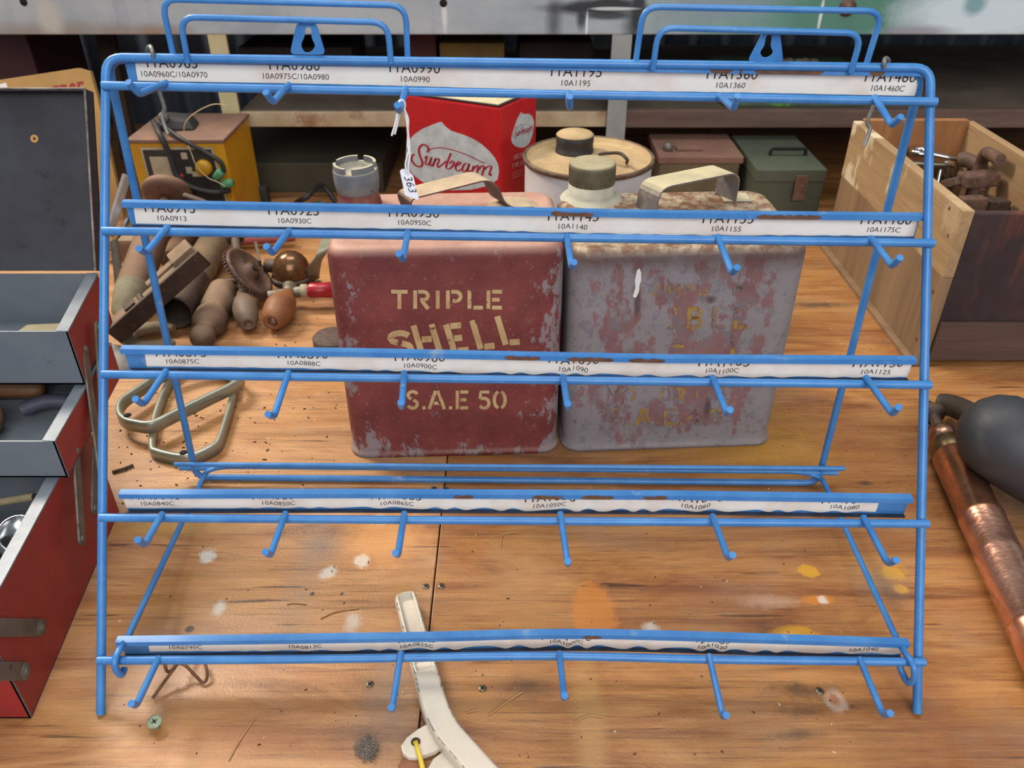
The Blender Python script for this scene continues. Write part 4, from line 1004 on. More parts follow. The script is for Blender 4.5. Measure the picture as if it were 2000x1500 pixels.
b = bm_new(); lathe(b, V((-.70, .53, .028)), (1, .02, 0), [(0, 0), (.024, .002), (.024, .27), (0, .272)], 24)
tag(mk('dark_tube', b, mat('black_tube', L(36, 34, 36), L(52, 50, 50), 30, rough=.5)), 'black tube along the back of the red box body', 'tube', g)

# ------------------------------------------------------------------ board behind the toolbox lid
bn = V((.06, -1, .20)).normalized(); bp0 = ay(130, 200, 1.42)
bf = lambda u, v, o=0: apl(u, v, bp0 + bn * o, bn)
def on_bench_plane(u):      # where the board's plane meets the bench below pixel column u
    q = bf(u, 300); d = bf(u, 320) - q; return q + d * (-q.z / d.z)
b = bm_new(); tl_, tr_ = bf(-160, 178), bf(176, 140); tm = bf(152, 133); te = bf(190, 190)
prism(b, [tl_, bf(0, 156), tm, tr_, te, on_bench_plane(243), on_bench_plane(-120)], -bn * .012, 0, .0012)
bfo = lambda u, v: bf(u, v, .0005)
for ch, u, v in (('N', 36, 214), ('F', 72, 209), ('L', 91, 206), ('E', 108, 204), ('E', 123, 202), ('C', 139, 199), ('E', 156, 196)):
    glyph(b, ch, (u, v), (12.5, -1.2), (-5, -36), 5.6, bfo, 1)
face(b, [bfo(-6, 166), bfo(12, 161), bfo(15, 172), bfo(-4, 178)], 2)
tag(mk('painted_board', b, [mat('tan_board', L(188, 150, 92), L(164, 126, 74), 8, rough=.8, patches=((L(140, 104, 64), 26, .64, .72),)), mat('red_stencil', L(166, 62, 58), L(150, 54, 52), 40, rough=.8), M['paper']]),
    'tan painted board with red capital letters, standing behind the black toolbox lid', 'board')
b = bm_new(); a_ = ay(222, 408, 1.005); c_ = ay(247, 345, 1.05); a_ = az(214, 452, .008) ; c_ = ay(248, 342, a_.y + .03); bar(b, a_, c_, .014, .012, bev=.002)
tag(mk('steel_flat_bar', b, mat('bright_flat_steel', L(190, 194, 206), L(160, 164, 176), 30, rough=.35, metal=.6)), 'bright flat steel bar leaning beside the board, left of the yellow charger', 'bar')


# ------------------------------------------------------------------ yellow charger with clamps
yf = 1.297
p, q = ay(246, 274, yf), ay(437, 270, yf); chz = (p.z + q.z) / 2; cx0, cx1 = p.x, q.x; cy1 = yf + .148
chg = thing('battery_charger', ((cx0 + cx1) / 2, yf + .08, 0), 'yellow metal battery charger with a black control panel, cables and green clamps, back left', 'charger')
M['yellow'] = mat('yellow_enamel', L(196, 146, 26), L(176, 126, 20), 12, rough=.45, patches=((L(120, 90, 40), 20, .64, .74),))
M['browntop'] = mat('dusty_brown_lid', L(126, 94, 76), L(104, 78, 66), 20, rough=.85)
b = bm_new(); box(b, (cx0 + .002, yf, .006), (cx1 - .002, cy1, chz - .004), bev=.003); mk('case', b, M['yellow'], chg)
b = bm_new(); box(b, (cx0, yf - .003, chz - .006), (cx1, cy1 + .003, chz), bev=.002); mk('top_cover', b, M['browntop'], chg)
for x in (cx0 + .02, cx1 - .02):
    for y in (yf + .02, cy1 - .02):
        b = bm_new(); lathe(b, (x, y, 0), (0, 0, 1), [(0, 0), (.009, 0), (.009, .007), (0, .007)], 12); mk('foot', b, M['black'], chg)
ff = lambda u, v, o=0.0: ay(u, v, yf - o)
M['panelblk'] = mat('black_panel', L(34, 32, 32), L(48, 46, 44), 40, rough=.5)
M['plate'] = mat('pale_plate', L(178, 164, 136), L(156, 142, 118), 40, rough=.7)
b = bm_new(); face(b, [ff(273, 288, .0006), ff(415, 287, .0006), ff(452, 420, .0006), ff(306, 420, .0006)], 1)
face(b, [ff(278, 293, .001), ff(412, 292, .001), ff(447, 416, .001), ff(310, 416, .001)], 0)
face(b, [ff(291, 306, .0014), ff(332, 306, .0014), ff(349, 368, .0014), ff(308, 368, .0014)], 1)
for (u, v) in ((352, 298), (362, 326)): face(b, [ff(u, v, .0014), ff(u + 12, v, .0014), ff(u + 15, v + 13, .0014), ff(u + 3, v + 13, .0014)], 1)
face(b, [ff(374, 335, .0014), ff(402, 335, .0014), ff(405, 345, .0014), ff(377, 345, .0014)], 1)
mk('control_panel', b, [M['panelblk'], M['plate']], chg, normals=False)
kc = ff(399, 327, .0005); b = bm_new(); lathe(b, kc, (0, -1, 0), [(.0135, 0), (.0125, .008), (.0105, .010), (0, .010)], 16); mk('selector_knob', b, M['yellow'], chg)
b = bm_new(); ball(b, ff(355, 344, .002), .004, 10); mk('pilot_lamp', b, mat('red_lamp_lens', L(170, 40, 34), rough=.3), chg)
M['cable'] = mat('black_cable', L(30, 28, 30), L(44, 42, 44), 40, rough=.6)
b = bm_new(); tube(b, spline([ay(300, 238, yf + .06), ay(312, 262, yf - .012), ay(332, 305, yf - .016), ay(345, 342, yf - .018), ay(375, 366, yf - .02), ay(418, 376, yf - .02), ay(449, 371, yf - .02)], 6), .0046, 8); mk('cable', b, M['cable'], chg)
b = bm_new(); tube(b, spline([ay(312, 240, yf + .05), ay(352, 270, yf - .012), ay(402, 298, yf - .016), ay(430, 316, yf - .018), ay(438, 336, yf - .018)], 6), .0036, 8); mk('cable', b, M['cable'], chg)
M['clamp'] = mat('green_clip', L(84, 150, 104), L(70, 126, 90), 40, rough=.5)
for A_, B_, yy in (((420, 349), (434, 334), .018), ((432, 362), (455, 356), .02)):
    b = bm_new(); a0, c0_ = ay(*A_, yf - yy), ay(*B_, yf - yy); lathe(b, a0, c0_ - a0, [(0, 0), (.006, .001), (.0072, .012), (.0062, (c0_ - a0).length), (0, (c0_ - a0).length)], 12); mk('clamp', b, M['clamp'], chg)
cz = chz + .0006
b = bm_new(); hexa(b, [(cx0 + .035, yf + .04, cz), (cx0 + .095, yf + .045, cz), (cx0 + .09, yf + .09, cz), (cx0 + .03, yf + .09, cz), (cx0 + .045, yf + .05, cz + .02), (cx0 + .085, yf + .052, cz + .014), (cx0 + .082, yf + .08, cz + .018), (cx0 + .042, yf + .08, cz + .022)], 0, .004)
ball(b, (cx0 + .048, yf + .048, cz + .02), .009, 12, mi=1)
tag(mk('spare_clamp', b, [M['cable'], M['link']]), 'dark clamp lying on the dusty brown top of the yellow charger', 'clamp')
b = bm_new()
tube(b, spline([ay(452, 213, yf + .012), ay(438, 205, yf + .004), ay(412, 205, yf - .002), ay(376, 224, yf - .004), ay(360, 246, yf - .0045), ay(364, 275, yf - .005), ay(374, 300, yf - .02), ay(384, 324, yf - .024), ay(406, 347, yf - .026), ay(424, 355, yf - .028), ay(440, 364, yf - .0275)], 6), .0007, 5)
tag(mk('straw_strand', b, mat('pale_straw', L(200, 176, 132), rough=.8)), 'long curled pale straw strand draped over the yellow charger', 'straw')

# ------------------------------------------------------------------ old tools on the left of the bench
M['dustbrown'] = mat('dusty_brown_iron', L(112, 80, 62), L(88, 64, 52), 40, rough=.6, metal=.2, patches=((L(130, 112, 86), 14, .6, .7), (L(74, 54, 46), 80, .6, .7), (L(150, 124, 100), 160, .64, .72)), dust=(L(150, 118, 92), .6), bump=(240, .2))
M['darkiron'] = mat('dark_oily_iron', L(70, 56, 50), L(50, 42, 40), 50, rough=.5, metal=.4, patches=((L(100, 78, 66), 120, .6, .7),), dust=(L(120, 100, 82), .55), bump=(240, .25))
M['tanflat'] = mat('dust_tan_iron', L(150, 124, 98), L(126, 104, 84), 30, rough=.85, bump=(240, .2))
gt = 'old tools heaped on the left of the bench'
A_ = az(243, 610, .026); B_ = ay(328, 376, 1.262); ln_ = (B_ - A_).length; axd = (B_ - A_).normalized()
b = bm_new(); lathe(b, A_, axd, [(0, -.03), (.009, -.03), (.0095, -.008), (.017, 0), (.0225, .03), (.0235, .05), (.0235, ln_ * .66), (.021, ln_ * .68), (.010, ln_ * .70), (.0085, ln_ - .012), (.0, ln_ - .012)], 24)
for f in b.faces:
    if max((v.co - A_).dot(axd) for v in f.verts) < .052: f.material_index = 1
pr = mk('drill_barrel', b, [M['dustbrown'], mat('greenish_grey_iron', L(140, 132, 104), L(116, 106, 84), 30, rough=.75)], thing('breast_drill', A_, 'brown tubular breast drill with a round disc pad, leaning left of the pile', 'drill'))
b = bm_new(); dn = (axd + V((0, 0, .3))).normalized(); lathe(b, B_ - axd * .012, dn, [(0, -.006), (.012, -.006), (.03, -.003), (.0375, .003), (.039, .009), (.036, .015), (.02, .019), (0, .02)], 36); mk('disc_pad', b, M['dustbrown'], pr.parent)
b = bm_new(); a0 = ay(360, 383, 1.235); tube(b, [a0, ay(395, 395, 1.225), ay(424, 412, 1.22), az(440, 462, .008)], .006, 8); tag(mk('curved_iron_strap', b, M['darkiron']), 'dark curved iron strap right of the round disc pad', 'strap')
# open ended pipe
A_ = az(341, 612, .0258); B_ = az(426, 462, .0258); d_ = (B_ - A_).normalized(); l_ = (B_ - A_).length
b = bm_new(); lathe(b, A_, d_, [(.0185, .06), (.0195, .012), (.0205, .002), (.0235, -.001), (.0255, .004), (.0257, .02), (.0250, .05), (.024, .10), (.024, l_ - .03), (.020, l_ - .006), (.0, l_)], 32); lathe(b, A_ + d_ * .06, d_, [(.0185, 0), (0, .001)], 32)
for f in b.faces:
    if max((v.co - A_).dot(d_) for v in f.verts) > .12: f.material_index = 1
tag(mk('iron_pipe', b, [M['darkiron'], mat('mud_iron', L(126, 104, 76), L(100, 82, 62), 22, rough=.8, bump=(240, .2))]), 'thick dark iron pipe with its open end facing the camera', 'pipe', gt)
b = bm_new(); A_ = az(334, 512, .0182); B_ = az(366, 455, .0182); lathe(b, A_, B_ - A_, [(0, 0), (.016, .002), (.018, .02), (.018, (B_ - A_).length - .003), (0, (B_ - A_).length)], 22)
tag(mk('iron_pipe', b, M['dustbrown']), 'short brown pipe between the breast drill and the thick open ended pipe', 'pipe', gt)
# flat iron plane body lying across the pipes
P1, P2 = az(226, 652, .028), az(392, 505, .104); d_ = (P2 - P1).normalized(); sd = d_.cross(V((0, 0, 1))).normalized(); up_ = sd.cross(d_)
b = bm_new()
def pb(s0, s1, a0, a1, h0, h1, mi, bev=.0015):
    L_ = (P2 - P1).length; q = lambda s, a, h: P1 + d_ * (L_ * s) + sd * a + up_ * h
    hexa(b, [q(s0, a0, h0), q(s0, a1, h0), q(s1, a1, h0), q(s1, a0, h0), q(s0, a0, h1), q(s0, a1, h1), q(s1, a1, h1), q(s1, a0, h1)], mi, bev)
pb(0, 1.02, -.02, .020, -.004, .0, 0); pb(-.01, 1.04, .016, .021, -.006, .020, 0); pb(.0, .36, -.008, .016, 0, .017, 1); pb(.36, .40, -.012, .014, 0, .016, 0)
pb(.42, .98, .004, .0155, 0, .019, 1); pb(.5, .95, -.012, .001, 0, .021, 1); pb(.80, 1.02, -.020, .012, 0, .026, 1); pb(.22, .33, -.004, .010, .017, .020, 0)
tag(mk('iron_plane_body', b, [M['darkiron'], M['tanflat']]), 'long flat iron plane body lying diagonally across the pipes, dusty on top', 'plane')
# shackle
b = bm_new(); c_ = az(303, 657, .011); pts = [c_ + V((.034 * math.cos(math.radians(a)), .026 * math.sin(math.radians(a)), 0)) for a in range(60, 331, 15)]
sweep(b, pts, circ(.010, 8, .008), up=(0, 0, 1), scales=[.6 + .4 * min(1, min(i, len(pts) - 1 - i) / 3) for i in range(len(pts))]); tag(mk('iron_shackle', b, mat('mud_grey_iron', L(150, 132, 104), L(116, 98, 78), 30, rough=.8)), 'dusty curved iron shackle in front of the open pipe end', 'shackle', gt)
b = bm_new(); lathe(b, az(204, 716, .002), V((.1, -.25, 1)), [(0, 0), (.033, 0), (.0345, .003), (.033, .009), (0, .011)], 36); tag(mk('pale_disc', b, mat('pale_grey_disc', L(168, 164, 158), L(142, 136, 130), 30, rough=.7)), 'flat pale grey disc on the bench beside the red toolbox end', 'disc')
b = bm_new(); q0, q1 = az(236, 520, 0), az(306, 512, 0); box(b, (q0.x, q0.y + .005, 0), (q1.x - .005, q0.y + .09, .042), bev=.006); tag(mk('dusty_tin_box', b, M['tanflat']), 'low dusty tan tin box behind the breast drill', 'tin box')
b = bm_new(); sweep(b, spline([az(222, 470, .05), az(229, 520, .035), az(233, 575, .02), az(226, 610, .006)], 6), [(-.006, -.001), (.006, -.001), (.006, .001), (-.006, .001)], up=(0, -.5, .85)); tag(mk('leather_strap', b, mat('cracked_leather', L(44, 36, 30), L(62, 50, 38), 80, rough=.85)), 'cracked dark leather strap beside the tubular breast drill', 'strap')
b = bm_new(); q0 = az(222, 462, .022); tube(b, [az(215, 500, .012), az(262, 420, .03)], .010, 12); tag(mk('chrome_rod', b, M['chrome']), 'short bright rod end between the rack uprights, beside the dusty tin box', 'rod')
# ball pein hammer head
A_ = az(396, 657, .0175); B_ = az(437, 572, .023); d_ = (B_ - A_).normalized(); l_ = (B_ - A_).length
b = bm_new(); lathe(b, A_, d_, [(0, -.017), (.008, -.0152), (.0145, -.009), (.017, 0), (.0155, .007), (.0125, .0125), (.0145, .017), (.021, .024), (.023, .036), (.0225, .05), (.018, .058), (.018, .066), (.022, .074), (.0222, l_ + .002), (.017, l_ + .009), (0, l_ + .010)], 24)
tag(mk('hammer_head', b, mat('dusty_hammer_steel', L(106, 84, 68), L(80, 64, 56), 60, rough=.55, metal=.3, patches=((L(64, 52, 48), 90, .6, .7),), dust=(L(156, 126, 100), .75), bump=(200, .2))), 'brown ball pein hammer head without a handle, in front of the pipes', 'hammer head')
# geared hand drill
gc = az(487, 531, .046); gn = V((.78, .053, .62)).normalized()
hd_ = thing('hand_drill', (gc.x, gc.y, 0), 'rusty hand drill with a large toothed gear wheel and a grey turned side knob', 'hand drill')
b = bm_new(); lathe(b, gc, gn, [(0, -.003), (.012, -.003), (.036, -.003), (.041, -.004), (.041, .003), (.036, .0035), (.034, .001), (.012, .001), (.011, .009), (0, .010)], 56)
s, w_, a_ = basis(gn)
for k in range(44):
    a = 2 * math.pi * k / 44; r_ = s * math.cos(a) + w_ * math.sin(a); bar(b, gc + r_ * .040 - a_ * .0035, gc + r_ * .0436 - a_ * .0035, .0026, .006, up=a_)
mk('gear_wheel', b, M['rust'], hd_)
b = bm_new(); fr_ = [az(459, 462, .058), az(463, 490, .052), az(472, 545, .036), az(478, 580, .026)]; tube(b, spline(fr_, 6), .0075, 10)
lathe(b, fr_[0] - (fr_[1] - fr_[0]).normalized() * .02, fr_[1] - fr_[0], [(0, 0), (.013, .001), (.0135, .026), (.009, .032)], 16)
tube(b, [gc + gn * .006, gc + gn * .013], .006, 8); bar(b, az(500, 478, .075), az(508, 515, .068), .004, .01)
tube(b, spline([az(448, 572, .012), az(440, 564, .018), az(436, 558, .024), az(446, 553, .03), az(470, 548, .034)], 5), .0072, 10)
mk('frame', b, M['darkiron'], hd_)
def barrel(A_, B_, r):
    l = (B_ - A_).length; return [(0, 0), (r * .45, 0), (r * .5, l * .12), (r * .8, l * .25), (r * 1.0, l * .5), (r * .98, l * .62), (r * .86, l * .82), (r * .62, l * .98), (r * .5, l), (r * .34, l), (r * .3, l * .93), (0, l * .93)]
A_, B_ = az(473, 574, .027), az(485, 634, .0155); b = bm_new(); lathe(b, A_, B_ - A_, barrel(A_, B_, .0175), 24); mk('side_knob', b, mat('grey_turned_wood', L(120, 98, 80), L(102, 84, 70), 30, rough=.6), hd_)
ah = thing('auger_handle', az(560, 600, 0), 'steel T shaped tool with an orange-brown turned wooden knob and a red handle', 'tool handle')
A_, B_ = az(563, 574, .026), az(531, 630, .020); b = bm_new(); lathe(b, A_, B_ - A_, barrel(A_, B_, .0215), 26); k_ = mk('turned_knob', b, mat('orange_turned_wood', L(146, 92, 54), L(118, 72, 42), 24, rough=.55), ah)
b = bm_new(); d_ = (B_ - A_).normalized(); lathe(b, B_ - d_ * .004, d_, [(.006, 0), (.0055, .003), (0, .004)], 12); mk('knob_screw', b, M['screw'], k_)
b = bm_new(); tube(b, [az(524, 577, .024), az(600, 566, .027)], .0068, 12); lathe(b, az(566, 558, .03), A_ - az(566, 558, .03), [(0, 0), (.010, .001), (.009, .014), (.0095, .02)], 14); mk('socket', b, mat('bare_dull_steel', L(146, 138, 120), L(116, 108, 94), 50, rough=.5, metal=.6), ah)
A_, B_ = az(588, 568, .027), az(655, 566, .027); l_ = (B_ - A_).length; b = bm_new(); lathe(b, A_, B_ - A_, [(.0, 0), (.0095, 0), (.0095, .008), (.008, .009), (.0115, .014), (.0105, .026), (.012, l_), (0, l_ + .001)], 18)
for f in b.faces:
    if max((v.co - A_).length for v in f.verts) < .0145: f.material_index = 1
mk('red_grip', b, [mat('red_lacquer', L(170, 34, 46), L(150, 28, 38), 20, rough=.3), M['plate']], ah)
# brown glazed gear case, strap and bits beyond
b = bm_new(); c_ = az(569, 528, .031); ball(b, c_, .027, 24, (1.05, 1.0, 1.12)); sweep(b, [c_ + V((.0288 * math.cos(a * math.pi / 16), .0274 * math.sin(a * math.pi / 16), -.012)) for a in range(32)], circ(.003, 6, .006), closed=True, up=(0, 0, 1), mi=1)
lathe(b, c_ + V((-.02, 0, .006)), V((-1, .1, .1)), [(.011, 0), (.010, .018), (0, .019)], 14, 1)
tag(mk('oil_pot', b, [mat('brown_polished_brass', L(126, 88, 56), L(96, 68, 48), 16, rough=.22, metal=.55), M['darkiron']]), 'shiny brown rounded metal pot behind the orange wooden knob', 'pot')
b = bm_new(); strap(b, [az(640, 462, .075), az(630, 492, .07), az(616, 512, .055), az(612, 536, .025), az(612, 548, .001)], .02, .0025, V((.8, .55, .2))); tag(mk('buckle_strap', b, mat('grey_green_metal', L(136, 134, 112), L(110, 108, 92), 40, rough=.5, metal=.3)), 'curved grey-green metal bracket between the brown pot and the red can', 'bracket')
b = bm_new(); tube(b, [az(466, 472, .012), az(575, 463, .016)], .007, 10); tag(mk('red_rod', b, mat('faded_red', L(170, 84, 80), L(140, 60, 58), 20, rough=.6)), 'faded red rod lying behind the gear wheel', 'rod')
b = bm_new(); lathe(b, az(652, 676, 0), (0, 0, 1), [(0, 0), (.025, 0), (.0265, .002), (.0265, .014), (.025, .016), (0, .016)], 36); tag(mk('iron_weight', b, mat('speckled_iron', L(96, 74, 66), L(74, 58, 54), 120, rough=.75)), 'round brown iron weight half hidden behind the red can', 'weight')

# two D-shaped aluminium loops
M['alu'] = mat('satin_aluminium', L(166, 168, 152), L(144, 146, 132), 18, rough=.36, metal=.55, patches=((L(120, 108, 88), 60, .66, .74),))
pr_ = [(-.0032, -.0072), (.0032, -.0072), (.0032, .0052), (.0018, .0072), (-.0018, .0072), (-.0032, .0052)]
def dloop(px, z, hole, label):
    b = bm_new(); sweep(b, spline([az(u, v, z + .0072) - V((0, 0, .0072)) for u, v in px], 6, closed=True), pr_, closed=True, up=(0, 0, 1))
    h_ = az(*hole, z + .0073); lathe(b, h_, (0, 0, 1), [(.0042, -.0004), (.0042, .0004), (0, .0004)], 16, 1)
    return tag(mk('metal_loop', b, [M['alu'], M['black']]), label, 'metal loop', 'D shaped metal loops')
dloop([(295, 866), (306, 877), (345, 886), (375, 885), (416, 866), (431, 843), (455, 757), (446, 728), (400, 708), (352, 716), (326, 745), (301, 810)], .0072, (358, 884), 'D-shaped satin metal loop lying flat on the bench, nearest the rack base')
dloop([(231, 801), (234, 780), (262, 758), (330, 717), (400, 700), (455, 712), (466, 737), (400, 772), (342, 800), (295, 822), (262, 820), (242, 814)], .0217, (249, 811), 'D-shaped satin metal loop lying on top of the other loop')

# ------------------------------------------------------------------ cream lever, tab and cable tie in front
M['cream'] = mat('cream_enamel', L(222, 212, 194), L(206, 194, 176), 10, rough=.3, patches=((L(150, 144, 136), 60, .70, .73),))
M['chip'] = mat('bare_grey_chip', L(112, 112, 118), rough=.6)
lev = thing('cream_lever', az(850, 1380, 0), 'chipped cream enamelled lever with a grooved end, lying across the front bench edge', 'lever')
px = [(791, 1169), (793, 1176), (797, 1190), (803, 1213), (812, 1247), (823, 1290), (829, 1310), (835, 1330), (845, 1370), (858, 1406), (876, 1438), (905, 1472), (940, 1512), (975, 1550)]
cl_ = [az(u, v, .0085) for u, v in px]; cl_ = spline(cl_, 4); N_ = len(cl_)
b = bm_new(); rings = []
for i, p in enumerate(cl_):
    t_ = (cl_[min(i + 1, N_ - 1)] - cl_[max(i - 1, 0)]); t_.z = 0; t_.normalize(); sd = t_.cross(V((0, 0, 1)))
    f_ = i / (N_ - 1); e = min(1, i / 3.0); hw = .0092 * math.sqrt(max(.08, 1 - (1 - e) ** 2)) * (1 + .12 * f_)
    gr = .0055 if .03 < f_ < .42 else 0.0
    if .42 <= f_ < .5: gr = .003
    zt = .0165; w2 = hw * .68
    prof = [(-hw, .002), (-hw * .9, 0), (hw * .9, 0), (hw, .002), (hw, zt - .003), (hw * .86, zt), (w2, zt), (w2 * .9, zt - gr), (-w2 * .9, zt - gr), (-w2, zt), (-hw * .86, zt), (-hw, zt - .003)]
    c0_ = V((p.x, p.y, 0)); rings.append([b.verts.new(c0_ + sd * x + V((0, 0, z))) for x, z in prof])
for i in range(N_ - 1):
    for j in range(12):
        f = b.faces.new((rings[i][j], rings[i][(j + 1) % 12], rings[i + 1][(j + 1) % 12], rings[i + 1][j])); f.smooth = j not in (6, 7, 8)
b.faces.new(rings[0][::-1]); b.faces.new(rings[-1])
rg = random.Random(3)
for i in list(range(3, N_ - 3)):       # chipped edges
    for sg, jj in ((-1, 10), (1, 5)):
        if rg.random() < .42:
            c0_ = rings[i][jj].co; c1_ = rings[i + 1][jj].co; m_ = c0_.lerp(c1_, .5) + V((0, 0, .0003)); l = (c1_ - c0_) * rg.uniform(.25, .6); sd = V((sg * .0011 * rg.uniform(.6, 1.5), 0, -.0011))
            face(b, [m_ - l, m_ - l * .3 - V((sg * .0012, 0, 0)), m_ + l * .6 - V((sg * .0008, 0, 0)), m_ + l, m_ + l * .4 + sd, m_ - l * .5 + sd], 1)
mk('arm', b, [M['cream'], M['chip']], lev)
b = bm_new(); out = [(840, 1410), (815, 1424), (794, 1440), (783, 1456), (786, 1470), (797, 1479), (812, 1480), (850, 1466), (868, 1452)]
prism(b, [az(u, v, .0075) for u, v in out], (0, 0, -.0055), 0, .001)
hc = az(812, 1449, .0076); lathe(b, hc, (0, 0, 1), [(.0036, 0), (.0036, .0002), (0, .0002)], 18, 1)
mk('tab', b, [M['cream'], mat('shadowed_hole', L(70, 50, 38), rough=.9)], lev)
b = bm_new(); prism(b, [az(u, v, .0042) for u, v in ((846, 1482), (864, 1468), (900, 1500), (930, 1545), (838, 1545), (836, 1500))], (0, 0, -.0036), 0, .0006); mk('lower_plate', b, M['cream'], lev)
b = bm_new(); P = [az(811, 1448, .0075), az(815, 1460, .0105), az(821, 1482, .0095), az(827, 1510, .008), az(830, 1540, .0045)]; sweep(b, spline(P, 5), [(-.0017, -.0005), (.0017, -.0005), (.0017, .0005), (-.0017, .0005)], up=(0, -.3, .95))
tag(mk('cable_tie', b, mat('yellow_nylon', L(214, 184, 46), L(226, 200, 80), 30, rough=.4)), 'yellow nylon cable tie through the hole of the cream lever tab', 'cable tie')
b = bm_new(); c_ = az(806, 1504, .0002); lathe(b, c_, (0, 0, 1), [(0, 0), (.0098, 0), (.0102, .001), (.0102, .0028), (.0095, .0036), (0, .004)], 28); tag(mk('brown_washer', b, mat('brown_fibre', L(150, 96, 70), L(126, 78, 56), 60, rough=.7)), 'round brown fibre disc under the yellow cable tie', 'disc')

# ------------------------------------------------------------------ copper pump and black rubber bulb, right
pump = thing('copper_pump', az(1900, 980, 0), 'copper hand pump with a stamped barrel and nozzle, lying at the right edge', 'pump')
A_, B_ = az(1861, 893, .0205), az(2072, 1340, .0205); d_ = (B_ - A_).normalized(); l_ = (B_ - A_).length
t = NT('copper'); n1 = t.noise(24, 5, .6)
col = t.mix(t.mapr(n1, .4, .65), L(226, 164, 132), L(186, 128, 100)); col = t.mix(t.mapr(t.noise(12, 5, .6, off=(3, 3, 3)), .62, .72), col, L(84, 66, 54)); col = t.mix(t.mapr(t.noise(160, 4, .6), .66, .72, 0, .7), col, L(70, 48, 40))
mcop = t.done(col, t.mapr(t.noise(30, 4), .3, .7, .18, .38), .95)
mst = None
t = NT('stamped_copper'); col = t.mix(t.mapr(t.noise(26, 5, .6), .4, .65), L(232, 178, 152), L(196, 140, 114)); col = t.mix(t.mapr(t.noise(14, 5, .62, off=(5, 1, 1)), .60, .68), col, L(84, 72, 62)); t.bump(t.noise(170, 2, .5), .45, .0010); mst = t.done(col, .28, .95)
b = bm_new(); r = .0205
lathe(b, A_, d_, [(0, 0), (r * .93, 0), (r, .002), (r, l_ * .33), (r * 1.03, l_ * .335), (r * 1.03, l_ * .345), (r, l_ * .35), (r, l_ * .50), (r * 1.02, l_ * .505), (r, l_ * .52), (r, l_ * .80), (r * 1.03, l_ * .805), (r * 1.03, l_ * .82), (r, l_ * .825), (r, l_), (0, l_ + .001)], 36)
for f in b.faces:
    m_ = sum(((v.co - A_).dot(d_) for v in f.verts)) / len(f.verts)
    if l_ * .35 < m_ < l_ * .80: f.material_index = 1
mk('barrel', b, [mcop, mst], pump)
b = bm_new(); lathe(b, A_ - d_ * .044, d_, [(0, 0), (.0135, 0), (.0145, .003), (.0145, .018), (.0125, .0185), (.0125, .0215), (.0175, .022), (.0195, .026), (.0195, .040), (.0185, .042), (.0185, .046)], 32)
for f in b.faces:
    m_ = sum(((v.co - A_).dot(d_) for v in f.verts)) / len(f.verts)
    f.material_index = 1 if (-.026 < m_ < -.0225) else (2 if m_ < -.026 else 0)
mk('collar', b, [mat('dull_brass', L(150, 128, 92), L(122, 102, 72), 24, rough=.32, metal=.85), M['black'], mat('pinkish_copper', L(184, 142, 118), L(150, 106, 84), 30, rough=.3, metal=.85)], pump)
b = bm_new(); e_ = A_ - d_ * .044; tube(b, [e_, e_ - d_ * .030], .0062, 12); lathe(b, e_ - d_ * .028, -d_, [(.0055, 0), (.0125, .004), (.0135, .006), (.0135, .009), (.0115, .010), (.007, .010)], 24, 1); lathe(b, e_ - d_ * .037, -d_, [(.0135, 0), (.0137, .002), (.0125, .003), (.006, .008), (.0055, .018), (0, .019)], 20, 2)
mk('nozzle', b, [mat('brown_steel', L(130, 108, 96), L(104, 86, 76), 40, rough=.4, metal=.6), M['darkiron'], mat('yellow_brass', L(176, 150, 84), L(140, 118, 70), 40, rough=.3, metal=.8)], pump)
bulb = thing('rubber_bulb', az(1960, 900, 0), 'large black rubber bulb with a short dark hose, resting against the copper pump', 'rubber bulb')
M['rubber'] = mat('black_rubber', L(44, 46, 52), L(56, 57, 60), 12, rough=.55, patches=((L(84, 84, 74), 9, .62, .8),), bump=(220, .12))
bc = az(1966, 858, .0745); bd = V((.72, -.54, -.42)).normalized()
b = bm_new(); lathe(b, bc, bd, [(0, -.046), (.016, -.0425), (.029, -.034), (.0385, -.021), (.043, -.004), (.0432, .012), (.041, .032), (.0375, .055), (.030, .078), (.021, .098), (.015, .112), (.013, .125), (0, .126)], 40)
s, w_, a_ = basis(bd); ring_ = []
for k in range(30):      # moulding seam
    th_ = -.9 + 1.9 * k / 29; ring_.append(bc + bd * (-.046 * math.cos(th_)) + (w_ * .8 + s * -.6).normalized() * .0475 * math.sin(th_))
mk('bulb_body', b, M['rubber'], bulb)
b = bm_new(); tube(b, spline([az(1838, 790, .016), az(1852, 791, .020), az(1872, 797, .027), az(1904, 814, .040), az(1930, 838, .05)], 6), .0128, 16); mk('hose', b, mat('dark_brown_hose', L(62, 54, 46), L(48, 42, 38), 20, rough=.6), bulb)

# ------------------------------------------------------------------ small litter on the bench
M['straw'] = mat('straw_litter', L(190, 150, 100), L(160, 120, 76), 60, rough=.85)
for pts, lab in (([(955, 1397), (985, 1374), (1020, 1352)], 'curved straw on the bench right of the cream lever'), ([(1122, 1411), (1148, 1398), (1178, 1401)], 'pale curved straw below the lowest channel, right of centre'),
                 ([(446, 1485), (472, 1440), (498, 1402)], 'long thin straw near the front left of the bench'), ([(912, 1392), (933, 1386)], 'short straw just right of the cream lever'), ([(560, 1180), (575, 1178), (598, 1180)], 'dark curved straw between the two lowest rows, left of centre'),
                 ([(626, 1208), (655, 1195), (700, 1188)], 'thin curved straw beside a white paint spot'), ([(1010, 1040), (982, 1045), (978, 1070)], 'thin bent straw behind the lowest rows at the centre')):
    b = bm_new(); tube(b, spline([az(u, v, .0008) for u, v in pts], 6), .0006, 5); tag(mk('straw', b, M['straw']), lab, 'straw', 'straws on the bench')
